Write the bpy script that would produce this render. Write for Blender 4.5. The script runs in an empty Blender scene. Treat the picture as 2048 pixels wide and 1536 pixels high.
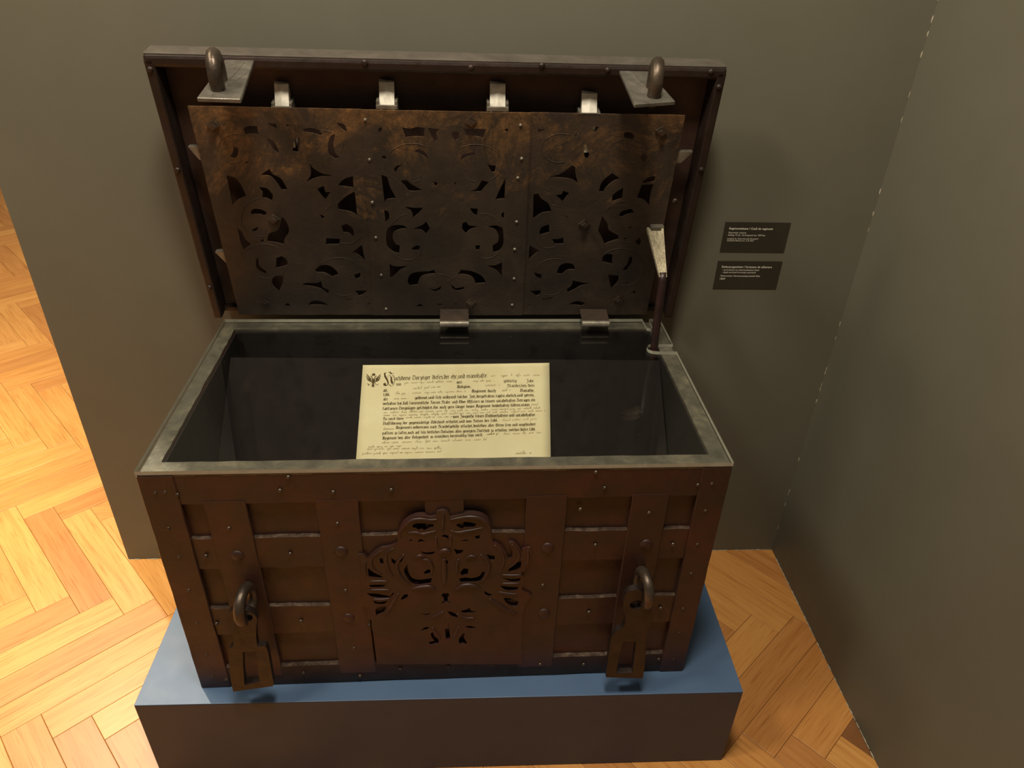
import bpy, bmesh, math, random
from mathutils import Vector, Matrix
from mathutils.geometry import tessellate_polygon
from mathutils.noise import noise as pnoise

random.seed(11)
scene = bpy.context.scene
COL = scene.collection

def s2l(r, g, b):
    f = lambda c: (c / 255 / 12.92) if c / 255 <= .04045 else ((c / 255 + .055) / 1.055) ** 2.4
    return (f(r), f(g), f(b), 1.0)

# ------------------------------------------------------------------ camera
cam_data = bpy.data.cameras.new('camera')
cam_data.sensor_width = 36.0
cam_data.lens = 36.0 * 1457.02 / 2048
cam_data.clip_start = .02
cam = bpy.data.objects.new('camera', cam_data)
COL.objects.link(cam)
yaw, pitch, roll = .0822, .5592, .0366
fwd = Vector((math.sin(yaw) * math.cos(pitch), math.cos(yaw) * math.cos(pitch), -math.sin(pitch)))
rgt = Vector((math.cos(yaw), -math.sin(yaw), 0))
upv = rgt.cross(fwd)
r2 = rgt * math.cos(roll) + upv * math.sin(roll)
u2 = -rgt * math.sin(roll) + upv * math.cos(roll)
m = Matrix((r2, u2, -fwd)).transposed().to_4x4()
m.translation = Vector((.0323, -.9643, 1.5791))
cam.matrix_world = m
scene.camera = cam

# ------------------------------------------------------------------ world, lamps, exposure
scene.view_settings.view_transform = 'Standard'
scene.view_settings.look = 'None'
scene.view_settings.exposure = 0.0
scene.view_settings.gamma = 1.0
scene.view_settings.use_curve_mapping = False
world = bpy.data.worlds.new('gallery_air')
scene.world = world
world.use_nodes = True
world.node_tree.nodes['Background'].inputs[0].default_value = (1.0, .88, .70, 1)
world.node_tree.nodes['Background'].inputs[1].default_value = .11

def area_lamp(name, loc, target, size, watts, color, spread=math.pi):
    l = bpy.data.lights.new(name, 'AREA')
    l.shape = 'DISK'
    l.size = size
    l.energy = watts
    l.color = color
    l.spread = spread
    o = bpy.data.objects.new(name, l)
    o.location = loc
    o.rotation_euler = (Vector(target) - Vector(loc)).to_track_quat('-Z', 'Y').to_euler()
    COL.objects.link(o)
    return o

area_lamp('ceiling_spot_over_chest', (.05, -.45, 3.1), (0, .25, .7), .40, 46, (1, .88, .70))
area_lamp('ceiling_spot_left', (-1.40, .55, 3.1), (-.9, .4, 0), .50, 22, (1, .84, .58))
area_lamp('left_floor_fill', (-1.9, .35, 3.1), (-1.7, .5, 0), .30, 12, (1, .84, .58), math.radians(55))  # added fill to keep the left floor bright, not a known fitting
area_lamp('ceiling_spot_beyond_wall', (-1.95, 1.85, 3.1), (-1.5, 1.2, 0), .10, 104, (1, .86, .64))
area_lamp('ceiling_spot_front_left', (-1.3, -.45, 3.1), (.4, .1, .8), .40, 28, (1, .88, .70))

# ------------------------------------------------------------------ measured outlines, in tenths of a millimetre
HOLES = [[(-3713,4398),(-3617,4434),(-3460,4437),(-3458,4262),(-3578,4284),(-3714,4281)],[(-3258,4499),(-3114,4490),(-3091,4386),(-3192,4430)],[(-2936,4481),(-2823,4483),(-2900,4424)],[(-2622,4394),(-2494,4420),(-2340,4387),(-2269,4318),(-2310,4270),(-2440,4315),(-2585,4336)],[(-1983,4522),(-1871,4512),(-1820,4455),(-1799,4338),(-1884,4395)],[(-2128,4261),(-2030,4310),(-2087,4119),(-2072,3949),(-1992,3840),(-2088,3814),(-2193,3911),(-2197,4069)],[(-3321,4206),(-3236,4171),(-3165,4053),(-3143,3908),(-3225,3968),(-3275,4075)],[(-2829,4154),(-2702,4240),(-2724,4084),(-2792,3938),(-2883,3949)],[(-3965,4040),(-3895,3993),(-3914,3896),(-3992,3797),(-4076,3833),(-4013,3919)],[(-3833,3726),(-3726,3740),(-3804,3697)],[(-3568,3467),(-3381,3596),(-3330,3483),(-3202,3408),(-3132,3255),(-3098,3165),(-3220,3150),(-3290,3305),(-3386,3431)],[(-2591,3719),(-2534,3620),(-2382,3521),(-2175,3473),(-2465,3431),(-2703,3338),(-2599,3493)],[(-4226,3445),(-4073,3397),(-3986,3244),(-3937,3010),(-4120,2929),(-4237,2821),(-4232,3138)],[(-3650,3210),(-3500,3186),(-3405,3043),(-3452,2910),(-3539,2962),(-3630,2988),(-3599,3093)],[(-2521,3185),(-2381,3252),(-2361,3121),(-2265,3122),(-2383,2949),(-2446,3028)],[(-2090,3281),(-1969,3399),(-1783,3466),(-1797,3215),(-2081,3256)],[(-2137,2871),(-1961,3034),(-1780,3142),(-1784,2602),(-1899,2684),(-2152,2736)],[(-756,4467),(-616,4449),(-472,4482),(-331,4464),(-358,4286),(-521,4294),(-706,4270)],[(-270,4465),(-57,4448),(-120,4374),(-93,4227),(-156,4195),(-214,4310)],[(-1225,4417),(-1160,4470),(-1122,4440),(-1189,4356)],[(178,4400),(311,4403),(310,4287),(237,4222),(187,4317)],[(403,4467),(834,4464),(775,4284),(651,4314),(465,4321)],[(1174,4460),(1246,4482),(1258,4409)],[(-555,4006),(-471,4051),(-349,3988),(-270,3847),(-393,3922)],[(328,3834),(402,3956),(611,4003),(632,3960),(486,3914)],[(-1196,3866),(-1140,3921),(-1092,3868),(-1126,3828)],[(-973,3627),(-905,3706),(-799,3730),(-887,3651),(-935,3561)],[(867,3754),(1038,3734),(1020,3599),(967,3587)],[(-850,3392),(-732,3405),(-631,3315),(-432,3202),(-573,3166),(-702,3176)],[(508,3191),(659,3239),(766,3425),(906,3381),(747,3170)],[(-200,3390),(-116,3356),(-139,3287),(-181,3310)],[(206,3360),(249,3373),(249,3315)],[(-1223,3512),(-1110,3468),(-1062,3241),(-959,3009),(-1144,2983),(-1202,2924),(-1213,3216)],[(1239,3477),(1232,3022),(1046,3008),(1117,3198)],[(1822,4479),(1964,4471),(1860,4392)],[(2554,4338),(2581,4405),(2658,4395)],[(2894,4542),(3005,4533),(2952,4422),(2869,4476)],[(3503,4420),(3611,4444),(3731,4380),(3722,4290),(3538,4332)],[(2735,4183),(2802,4185),(2880,3980),(2856,3887),(2795,3933)],[(3917,3973),(3985,4044),(4059,3941),(4021,3823),(3939,3904)],[(2122,3511),(2322,3562),(2471,3671),(2554,3755),(2625,3720),(2653,3555),(2716,3375),(2559,3457),(2328,3490)],[(3266,3491),(3390,3601),(3567,3483),(3437,3420),(3314,3297),(3258,3185),(3164,3196),(3189,3369)],[(4038,3428),(4161,3527),(4286,3541),(4281,3431),(4090,3392)],[(-3913,2674),(-3823,2740),(-3655,2709),(-3590,2634),(-3668,2578),(-3731,2611),(-3906,2609)],[(-3310,2560),(-3252,2494),(-3211,2316),(-3242,2180),(-3330,2065),(-3384,1915),(-3508,1960),(-3702,1993),(-3630,2177),(-3436,2269)],[(-3949,2276),(-3820,2333),(-3876,2243),(-3959,2224)],[(-4248,2307),(-4177,2218),(-4149,2059),(-4045,1922),(-4220,1792),(-4246,1966)],[(-3852,1992),(-3782,2050),(-3764,1982)],[(-2534,2633),(-2442,2579),(-2509,2523)],[(-2130,2371),(-2025,2417),(-1932,2350),(-1886,2214),(-1916,2111),(-2008,2202),(-2107,2212)],[(-2474,2083),(-2194,2063),(-2219,1935),(-2505,1921)],[(-1973,1748),(-1751,1926),(-1725,1534),(-1837,1665)],[(-4000,1569),(-3955,1593),(-3970,1401),(-3850,1268),(-3883,1194),(-3994,1267),(-4041,1401)],[(-3579,1596),(-3459,1644),(-3372,1549),(-3372,1416),(-3524,1367),(-3631,1342)],[(-3762,1058),(-3664,1146),(-3498,1146),(-3559,959),(-3668,743),(-3767,908)],[(-2809,1309),(-2670,1420),(-2505,1421),(-2372,1311),(-2324,1188),(-2467,1125),(-2612,1224),(-2777,1236)],[(-1988,1189),(-1846,1239),(-1869,1115),(-1958,1064)],[(-3145,922),(-3043,973),(-2812,974),(-2721,1024),(-2700,860),(-2572,784),(-2616,681),(-2749,809),(-2910,872)],[(-2008,772),(-1739,785),(-1846,669),(-1936,630)],[(-2339,582),(-2181,551),(-2060,572),(-2183,530)],[(-3082,393),(-2982,498),(-2789,498),(-2642,380)],[(-3612,366),(-3525,445),(-3454,353)],[(-1805,407),(-1726,446),(-1674,420)],[(-802,2826),(-605,2807),(-426,2809),(-531,2676),(-646,2575),(-669,2718)],[(-1224,2746),(-1146,2724),(-1123,2626),(-1150,2525),(-1214,2469)],[(523,2808),(694,2799),(665,2632),(594,2687)],[(1181,2693),(1230,2738),(1235,2582),(1184,2604)],[(-1227,2151),(-1173,2334),(-1048,2403),(-866,2405),(-769,2338),(-953,2302),(-1069,2221),(-1089,2083),(-1035,1966),(-955,1920),(-988,1730),(-1109,1777),(-1223,1918)],[(-648,2327),(-441,2431),(-378,2499),(-302,2330),(-388,2204),(-487,2294)],[(371,2461),(453,2496),(514,2417),(698,2396),(535,2315),(442,2222),(371,2325)],[(903,2398),(1087,2422),(1222,2355),(1245,1983),(1166,1816),(1030,1767),(1015,1946),(1118,2029),(1135,2170),(1069,2308)],[(-711,1863),(-605,1934),(-523,1911),(-569,1804),(-673,1804)],[(640,1943),(754,1944),(724,1825),(661,1836)],[(-1202,1476),(-1091,1415),(-796,1429),(-970,1330),(-1150,1142),(-1217,1105)],[(899,1450),(1069,1451),(1227,1525),(1239,1164),(1116,1314)],[(-837,1043),(-764,1219),(-592,1282),(-379,1295),(-250,1333),(-211,1234),(-425,1208),(-556,1120),(-628,942),(-801,916)],[(259,1223),(345,1336),(580,1299),(796,1175),(896,998),(668,971),(602,1124),(473,1199)],[(-394,866),(-244,827),(-101,918),(-136,815),(-246,763)],[(116,957),(212,854),(397,894),(397,829),(244,790),(147,854)],[(-698,354),(-595,447),(-510,368)],[(-212,408),(-145,448),(-57,408)],[(163,421),(219,448),(274,416)],[(1824,3116),(1923,3139),(1991,3031),(2140,2924),(2225,2737),(2033,2702),(1847,2565)],[(2288,3100),(2406,3134),(2430,3209),(2555,3157),(2441,2960)],[(3460,3125),(3549,3212),(3660,3288),(3674,3051),(3469,2972)],[(3977,3076),(4035,3357),(4276,3371),(4253,3145),(4262,2903),(4129,3023)],[(3645,2662),(3714,2764),(3892,2821),(3978,2733),(3829,2686),(3733,2629)],[(2531,2628),(2559,2662),(2574,2606)],[(2000,2269),(2054,2385),(2195,2444),(2210,2248),(2026,2188)],[(2284,2097),(2410,2098),(2523,2134),(2546,1980),(2357,1967)],[(3259,2326),(3304,2647),(3441,2466),(3480,2328),(3710,2190),(3722,2096),(3519,2023),(3440,1975),(3329,2187)],[(3884,2378),(3944,2402),(3961,2356)],[(3817,2108),(3875,2144),(3903,2097)],[(4092,2051),(4184,2147),(4238,2004),(4205,1944)],[(1810,1939),(2029,1809),(1808,1590)],[(3425,1660),(3513,1734),(3644,1722),(3665,1476),(3429,1537)],[(4028,1688),(4089,1639),(4100,1491),(4005,1314),(3914,1339),(4002,1490)],[(2447,1245),(2507,1433),(2652,1508),(2807,1472),(2864,1334),(2691,1321),(2570,1207)],[(1945,1268),(2123,1205),(2110,1078),(2007,1142)],[(3612,1211),(3847,1187),(3857,1033),(3738,837),(3671,1006)],[(2714,821),(2815,926),(2825,1055),(3051,1004),(3253,979),(3059,927),(2872,796),(2755,730)],[(1886,780),(2139,794),(2104,663),(2027,636)],[(2177,557),(2332,578),(2430,623),(2378,562),(2201,535)],[(2784,410),(2967,504),(3176,450),(3116,369)],[(4009,981),(4090,1033),(4075,987)],[(4191,733),(4282,799),(4308,706)],[(1828,409),(1895,428),(1930,396)]]
PLATE_RIVETS = [(-1440,4598),(-1427,3819),(-1452,2909),(1490,4548),(1543,3886),(1487,3481),(-1447,2917),(-1443,2114),(-1401,1192),(-1359,300),(1504,2506),(1491,1854),(1511,1114),(1496,409)]
NUTS = [(-4255,4443),(545,4596),(4236,4477),(-3472,2524),(2936,2470),(-4046,483),(559,487),(3947,559)]
RIM_RIVETS = [(-5221,5419),(-5237,3544),(-5229,848),(-1351,5613),(-1357,5624),(543,5574),(1830,5640),(3046,5587),(4981,5600),(5191,5330),(5218,3698)]
PANEL_RIVETS = [(4784,2990),(4792,3009)]
SEAMS = [(-1502,4775),(-1658,116),(1680,4760),(1749,113)]
BOLTS = [(-2908,5153),(-1005,5229),(1049,5237),(2788,5098)]
BOLT_X = [(-3087,-2833),(-1164,-887),(902,1194),(2661,2957)]
SCROLLS = [(0,[(-3262,2837),(-3406,2948),(-3585,2986),(-3771,2949),(-3938,2849),(-4064,2701),(-4132,2531),(-4135,2365),(-4076,2228),(-3968,2138),(-3831,2108),(-3689,2137),(-3564,2215),(-3475,2326)]),(0,[(-4336,1629),(-4180,1789),(-3988,1892),(-3786,1929),(-3602,1898),(-3459,1808),(-3374,1674),(-3356,1518),(-3403,1361),(-3505,1227),(-3643,1134),(-3795,1092),(-3938,1103),(-4050,1160)]),(0,[(-2461,2658),(-2305,2814),(-2123,2896),(-1944,2895),(-1792,2819),(-1687,2681),(-1642,2505),(-1660,2319),(-1736,2152),(-1855,2027),(-1994,1963),(-2131,1964),(-2245,2025),(-2318,2131)]),(0,[(-2701,1438),(-2491,1565),(-2265,1609),(-2056,1569),(-1892,1457),(-1795,1293),(-1774,1104),(-1829,921),(-1945,770),(-2101,674),(-2268,643),(-2419,676),(-2531,761),(-2592,878)]),(0,[(-3716,4257),(-3874,4286),(-4038,4248),(-4176,4154),(-4260,4027),(-4277,3896),(-4226,3787),(-4123,3724),(-3994,3716),(-3869,3761)]),(0,[(-2525,4340),(-2362,4379),(-2195,4375),(-2051,4327),(-1949,4243),(-1907,4136),(-1931,4020),(-2018,3913),(-2157,3833)]),(0,[(-459,2616),(-640,2672),(-824,2646),(-988,2548),(-1114,2392),(-1187,2201),(-1201,2002),(-1157,1820),(-1063,1678),(-936,1595),(-795,1578),(-661,1623),(-551,1719),(-479,1849)]),(0,[(562,2629),(740,2687),(918,2666),(1075,2573),(1193,2424),(1257,2240),(1264,2045),(1214,1868),(1117,1730),(990,1648),(852,1629),(723,1671),(620,1763),(555,1887)]),(0,[(-260,4076),(-462,4148),(-679,4150),(-880,4086),(-1036,3970),(-1126,3820),(-1139,3662),(-1076,3519),(-951,3413),(-787,3361),(-612,3366),(-456,3424)]),(0,[(311,4070),(510,4145),(723,4154),(918,4099),(1067,3991),(1149,3849),(1155,3696),(1087,3557),(960,3452),(797,3397),(626,3397),(476,3449)]),(0,[(-759,980),(-680,1095),(-537,1183),(-353,1231),(-154,1232),(29,1185),(167,1098),(240,983)]),(0,[(56,982),(131,1097),(272,1186),(457,1234),(657,1235),(842,1188),(985,1100),(1061,985)]),(0,[(2416,2833),(2240,2886),(2074,2850),(1941,2739),(1858,2570),(1834,2374),(1871,2179),(1958,2018),(2080,1912),(2214,1875),(2337,1908),(2432,1999),(2485,2126)]),(0,[(2786,1450),(2592,1572),(2382,1612),(2186,1571),(2031,1460),(1936,1299),(1912,1115),(1957,937),(2061,791),(2203,698),(2357,668),(2499,701),(2607,784),(2667,900)]),(0,[(3337,2740),(3461,2899),(3630,2982),(3818,2982),(3998,2904),(4144,2764),(4238,2585),(4267,2395),(4230,2223),(4138,2096),(4008,2031),(3864,2032),(3729,2094),(3624,2202)]),(0,[(3426,1705),(3591,1830),(3793,1875),(4000,1838),(4183,1731),(4318,1572),(4386,1386),(4382,1203),(4309,1052),(4183,952),(4027,917),(3869,947),(3733,1031),(3639,1151)]),(0,[(2482,4362),(2297,4392),(2123,4358),(1993,4270),(1928,4149),(1936,4020),(2013,3907),(2137,3833),(2282,3809),(2416,3837)]),(0,[(3371,4394),(3558,4433),(3748,4398),(3902,4300),(3991,4164),(4000,4020),(3932,3899),(3805,3826),(3653,3813),(3510,3858)])]
FLAPS = [[(-0.381,-0.0017),(-0.3305,0.0001),(-0.3113,0.1906),(-0.3794,0.1878)],[(0.3267,0.0044),(0.3808,-0.005),(0.3963,0.1515),(0.3228,0.1695)]]
FLAP_RING = [(-0.3522,0.1524),(-0.3707,0.1252),(0.362,0.1339),(0.3726,0.1038)]
FR_SMALL = [(-4761,7643),(-4420,7597),(-4721,6852),(-3707,6823),(-4681,6172),(-4219,6170),(-2750,6175),(-4683,5326),(-2729,7648),(-1854,7593),(-1850,6880),(-1860,5203),(-2555,8032),(-4707,4436),(-4354,4393),(-4697,3525),(-2775,4392),(-1836,3559),(-4711,2830),(-4461,2723),(-2914,2840),(-1790,2684),(-876,7620),(-1857,5205),(-31,5607),(-1491,4226),(2803,7584),(4452,7613),(4697,7640),(3666,6986),(4692,7016),(2765,6223),(4222,6197),(4684,6188),(4688,5422),(2617,8016),(2415,7099),(1847,5206),(4717,3730),(4687,4436),(4235,4461),(2805,4413),(2833,2808),(1918,2856),(4416,2892),(4740,2875),(-965,2879),(23,2906),(927,2907),(-4599,7661)]
FR_LARGE = [(-3671,6165),(-1847,6212),(-1874,4450),(1883,6188),(3718,6213),(1911,4422)]
EAGLE = [(-123,7130),(-85,7154),(-11,7170),(63,7143),(96,7095),(99,7005),(193,7017),(305,7050),(437,7071),(549,7058),(663,7020),(758,6945),(816,6849),(847,6699),(859,6543),(872,6380),(960,6334),(1060,6232),(1122,6096),(1156,5944),(1224,5983),(1240,6105),(1216,6241),(1163,6363),(1251,6360),(1342,6264),(1406,6127),(1418,6181),(1491,6232),(1559,6244),(1581,6067),(1570,5848),(1512,5710),(1427,5587),(1461,5486),(1469,5285),(1454,5140),(1593,5022),(1651,4961),(1550,4810),(1508,4569),(1489,4229),(1500,3685),(1524,2939),(-1417,3094),(-1423,3825),(-1432,4141),(-1433,4420),(-1502,4454),(-1490,4755),(-1576,4818),(-1547,5197),(-1548,5567),(-1512,5897),(-1544,6168),(-1454,6149),(-1385,6056),(-1321,6134),(-1239,6225),(-1129,6301),(-1043,6312),(-926,6348),(-826,6436),(-828,6593),(-793,6720),(-710,6871),(-593,6981),(-461,7045),(-330,7046),(-219,7018),(-135,7041)]
EAGLE_HOLES = [[(-553,6841),(-485,6885),(-336,6881),(-177,6856),(-188,6793),(-264,6769),(-341,6702),(-387,6755),(-445,6721),(-490,6773),(-536,6785)],[(209,6833),(323,6893),(455,6889),(579,6840),(532,6773),(436,6757),(370,6769),(322,6724),(266,6767)],[(-483,6439),(-424,6516),(-330,6453)],[(-634,6483),(-566,6512),(-578,6460)],[(292,6442),(379,6474),(456,6434)],[(551,6552),(628,6576),(638,6484),(571,6478)],[(-434,6218),(-358,6183),(-262,6180),(-155,6204),(-205,6136),(-283,6117),(-379,6147)],[(165,6252),(262,6228),(349,6215),(300,6130),(222,6100)],[(-1174,6049),(-1115,6074),(-1105,5911),(-1163,5913)],[(-961,6069),(-888,5985),(-810,5996),(-729,6088),(-793,5955),(-913,5890),(-957,5960)],[(-1402,5825),(-1294,5697),(-1126,5574),(-1265,5556),(-1400,5575)],[(-1415,5378),(-1257,5381),(-1089,5369),(-1182,5313),(-1380,5311)],[(-1470,5165),(-1253,5134),(-1038,5061),(-971,5175),(-975,5117),(-1080,5019),(-1359,5045)],[(-1365,4957),(-1248,4908),(-1085,4946),(-1170,4861),(-1331,4867)],[(-1331,4718),(-1235,4789),(-1124,4785),(-1185,4622),(-1333,4532)],[(-852,4966),(-775,5095),(-705,5101),(-719,5019),(-802,4958)],[(-744,5761),(-679,5896),(-668,5703),(-616,5547),(-500,5486),(-381,5496),(-241,5519),(-275,5378),(-385,5354),(-545,5337),(-660,5450),(-731,5621)],[(-395,5665),(-323,5746),(-245,5730),(-277,5647),(-357,5622)],[(277,5641),(347,5751),(436,5734),(416,5580),(316,5556)],[(256,5487),(376,5511),(496,5492),(636,5544),(694,5655),(744,5639),(696,5485),(617,5388),(436,5381),(295,5380)],[(759,6094),(847,6077),(917,6048),(909,5939),(830,5941)],[(1154,5639),(1249,5803),(1404,5922),(1401,5742),(1313,5675)],[(1058,5486),(1220,5438),(1422,5453),(1384,5374),(1222,5380)],[(1022,5272),(1186,5237),(1380,5215),(1352,5143),(1148,5137)],[(730,5138),(802,5077),(895,5029),(824,4988),(751,5049)],[(1102,4932),(1236,4912),(1394,4816),(1368,4681),(1264,4686),(1157,4796)],[(-82,5038),(-40,5110),(51,5106),(74,5032),(39,4989),(47,4885),(118,4838),(-97,4832),(-34,4903),(-42,4992)],[(-513,4578),(-391,4543),(-267,4568),(-371,4511)],[(280,4605),(373,4632),(456,4689),(477,4597),(591,4577),(456,4528),(332,4542)],[(22,4601),(125,4582),(207,4487),(227,4393),(103,4460)],[(-500,4067),(-424,4158),(-340,4170),(-363,4108)],[(361,4148),(456,4165),(593,4112),(477,4086)],[(-314,3980),(-261,4009),(-243,3897),(-161,3780),(-164,3651),(-334,3643),(-353,3725),(-246,3752),(-296,3867)],[(-28,4093),(56,4105),(73,3785),(-13,3757)],[(243,3777),(329,3966),(361,3932),(339,3853),(371,3739),(403,3672),(370,3609),(252,3614)],[(-27,6788),(10,6787),(3,6718),(-19,6719)],[(-51,6570),(-2,6607),(73,6579),(81,6475),(53,6515),(-4,6542)],[(-24,5956),(54,5967),(62,5871),(-6,5873)]]
RELIEF = [(38,[(-782,6565),(-786,6669),(-693,6832),(-557,6955),(-407,6988),(-240,6959),(-108,6968)]),(38,[(98,6950),(267,6990),(437,7016),(625,6981),(759,6868),(818,6700),(821,6518)]),(30,[(-645,6665),(-493,6673),(-382,6631),(-248,6666),(-133,6701)]),(30,[(113,6694),(246,6652),(379,6674),(532,6708),(703,6755)]),(34,[(-12,7115),(-4,7003),(-17,6852),(-20,6698)]),(30,[(-146,6573),(-141,6389),(-114,6283)]),(30,[(121,6591),(119,6408),(88,6276)]),(52,[(-107,6175),(10,6225),(125,6168)]),(40,[(-726,6142),(-808,6037),(-875,5875),(-847,5653),(-757,5482),(-644,5364)]),(40,[(-422,6024),(-287,5965),(-233,5798),(-258,5604)]),(40,[(260,6001),(219,5838),(237,5615)]),(40,[(651,6097),(770,5957),(813,5762),(756,5540),(657,5372)]),(30,[(-557,6028),(-457,6106),(-343,6062)]),(30,[(377,5997),(475,6062),(593,6031)]),(34,[(-1123,6248),(-1243,6158),(-1329,6027),(-1306,5808),(-1161,5637)]),(34,[(-910,6294),(-1030,6205),(-1060,6018),(-1026,5771),(-948,5601)]),(34,[(-1427,6003),(-1463,5786),(-1436,5619)]),(30,[(-1388,5477),(-1231,5471),(-1054,5464)]),(30,[(-1404,5249),(-1206,5242),(-1028,5235)]),(30,[(-1362,5001),(-1203,4980),(-1041,5003)]),(34,[(902,6318),(1021,6193),(1086,5974),(1051,5754),(975,5588)]),(34,[(1213,6321),(1326,6184),(1361,6020),(1287,5857),(1172,5722)]),(34,[(1513,6178),(1532,5959),(1480,5767)]),(30,[(1056,5557),(1258,5536),(1419,5544)]),(30,[(1061,5329),(1224,5317),(1407,5316)]),(30,[(1006,5098),(1191,5047),(1376,5025)]),(60,[(-13,6010),(-8,5791),(-12,5567),(-16,5340)]),(44,[(-629,5248),(-467,5285),(-287,5293),(-189,5203)]),(44,[(173,5189),(315,5299),(496,5307),(658,5228)]),(40,[(-873,5142),(-963,4970),(-1055,4767),(-1148,4560)]),(40,[(824,4928),(992,4772),(1162,4614),(1375,4483)]),(30,[(-312,4432),(-165,4518),(-40,4604)]),(30,[(207,4532),(373,4403),(560,4394)]),(34,[(-278,4152),(-198,3990),(-118,3827)]),(34,[(246,4159),(181,3973),(137,3815)]),(26,[(28,4294),(26,4169),(18,4107)])]
HASP_L = [(-3872,5215),(-3787,5314),(-3647,5334),(-3516,5303),(-3412,5195),(-3380,5064),(-3425,4882),(-3474,4562),(-3480,4343),(-3338,4336),(-3314,4196),(-3327,3653),(-3335,3269),(-3355,3195),(-4128,3072),(-4124,3313),(-4087,3752),(-4037,4147),(-4003,4299),(-3921,4364),(-3885,4527),(-3870,4822),(-3917,4956),(-3920,5087)]
HASP_LS = [(-3769,4204),(-3527,4206),(-3560,3810),(-3593,3343),(-3885,3255),(-3835,3738)]
HASP_R = [(3298,5354),(3342,5496),(3455,5562),(3577,5543),(3673,5426),(3871,5010),(3924,4769),(3847,4405),(3875,4027),(3930,3437),(3938,3031),(3180,3107),(3169,3543),(3169,4061),(3182,4343),(3255,4448),(3386,4580),(3376,4853),(3311,5092)]
HASP_RS = [(3413,4160),(3670,4132),(3689,3713),(3706,3214),(3377,3215),(3375,3729)]
HASP_EYE = [(-3576,5138),(3553,5170)]
RINGS = [(-3618,5211),(3714,5359)]
DOC = {'o': [0.01692,0.2304,0.655],'ex': [0.99974,-0.02272,0.0],'up': [0.01762,0.77523,0.63143],'w': 0.3979,'h': 0.1994}
RUNS = [('achdeme Vorzeiger dieses,der ehr,und mannhafte',-1273,1634,679,1714,102),('von',-1233,1514,-1127,1520,75),('aus',34,1571,141,1577,70),('gebürtig',1038,1602,1314,1608,71),('Jahr',1519,1604,1687,1608,71),('Religion,',47,1465,345,1477,70),('Standes,bey dem',1109,1493,1697,1504,71),('alt,',-1505,1375,-1392,1381,69),('Löbl.',-1500,1283,-1353,1289,69),('Regiment durch',357,1372,869,1381,70),('Monathe,',1383,1389,1695,1393,70),('als',-1496,1185,-1407,1187,69),('gedienet,und sich während solcher Zeit,dergestalten tapfer,ehrlich,und getreu,',-834,1217,1693,1292,70),('verhalten hat,daß sammentliche Herren Stabs- und Ober-Officiers an seinem untadelhaften Betragen ein',-1496,1086,1702,1182,70),('sattsames Vergnügen geschöpfet,ihn auch gern länger beym Regiment beybehalten hätten,wann',-1491,976,1581,1077,69),('So wird ihme',-1481,754,-1052,769,67),('zum Zeugniße seines Wohlverhaltens und untadelhafter',-38,811,1695,855,69),('Aufführung der gegenwärtige Abschied ertheilet,und von Seiten des Löbl.',-1477,657,913,735,67),('Regiments jedermann nach Standesgebühr ersuchet,denselben aller Orten frey und ungehindert',-1207,568,1702,649,67),('passiren zu lassen,auch auf sein bittliches Ansuchen allen geneigten Vorschub zu ertheilen; welches dieses Löbl.',-1479,448,1700,542,67),('Regiment bey aller Gelegenheit zu erwiedern bereitwillig seyn wird.',-1474,340,596,420,66)]
HAND = [(751,1727,871,1738,55,0),(967,1728,1208,1745,66,1),(1280,1740,1799,1748,66,0),(-1069,1560,-62,1601,55,0),(368,1611,822,1626,51,0),(-888,1436,-321,1481,55,0),(631,1503,942,1520,76,0),(-1260,1319,-1026,1330,65,0),(-908,1336,227,1383,55,0),(989,1400,1180,1411,56,1),(-1279,1210,-975,1221,40,0),(1605,1087,1748,1093,54,0),(-1488,905,1794,1014,54,0),(-1485,841,1911,955,54,0),(-1030,799,-50,826,44,0),(984,745,1717,777,54,0),(-1472,546,-1230,556,58,1),(666,439,912,459,58,2),(1006,449,1804,479,62,0),(-1493,255,655,331,61,0),(-1764,169,-1055,198,47,0),(-1784,122,-271,151,58,0),(-1870,28,-269,75,52,0),(1258,28,1584,42,72,1)]
INITIAL = (-1503,1500,-1280,1816)
EMBLEM = (-1878,1481,-1575,1777)
FOLD = 792
LAB = [[(6311,10276),(7844,10313),(7849,9600),(6338,9556)],[(6322,9330),(7867,9375),(7871,8665),(6332,8629)]]
LABT = [[('Regimentskasse / Casă de regiment',6439,10113,7455,10134),('Österreich / Austria',6435,10026,6856,10034),('Anfang 19. Jh. / la începutul sec. XIX-lea',6435,9964,7306,9980),('Leihgabe Ev. Gemeinde A.B. Brenndorf',6440,9881,7169,9896),('Custodie Biserica ev. C.A. Bod',6441,9835,7064,9848)],[('Entlassungsschein / Scrisoare de eliberare',6444,9175,7643,9199),('- nach Dienst im österreichischen Heer',6463,9106,7358,9124),('- după serviciul în armata austriacă',6468,9044,7277,9061),('Wahrscheinl. Hermannstadt,probabil Sibiu',6444,8952,7403,8973),('1809',6452,8882,6575,8886)]]
NOTCH = [(0.4943,0.3872),(0.4607,0.3896),(0.4419,0.3942),(0.4367,0.4054),(0.4431,0.4143),(0.4677,0.4097),(0.4928,0.4163)]

# ------------------------------------------------------------------ helpers
HP, HZ, DEP = .2489, .8105, .543          # plinth top, top of the glass, depth of the chest
RIMZ = HZ - .008
PHI = 1.421
HB = Vector((0, DEP, HZ))
DL = Vector((0, -math.cos(PHI), math.sin(PHI)))    # up along the open lid
NN = Vector((0, -math.sin(PHI), -math.cos(PHI)))   # out of the lid, towards the visitor
WPOS = {}

def LD(x, t, s=0.0):
    return HB + Vector((x, 0, 0)) + DL * t + NN * s

def tag(o, label=None, cat=None, group=None, kind=None):
    if label: o['label'] = label
    if cat: o['category'] = cat
    if group: o['group'] = group
    if kind: o['kind'] = kind
    return o

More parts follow.
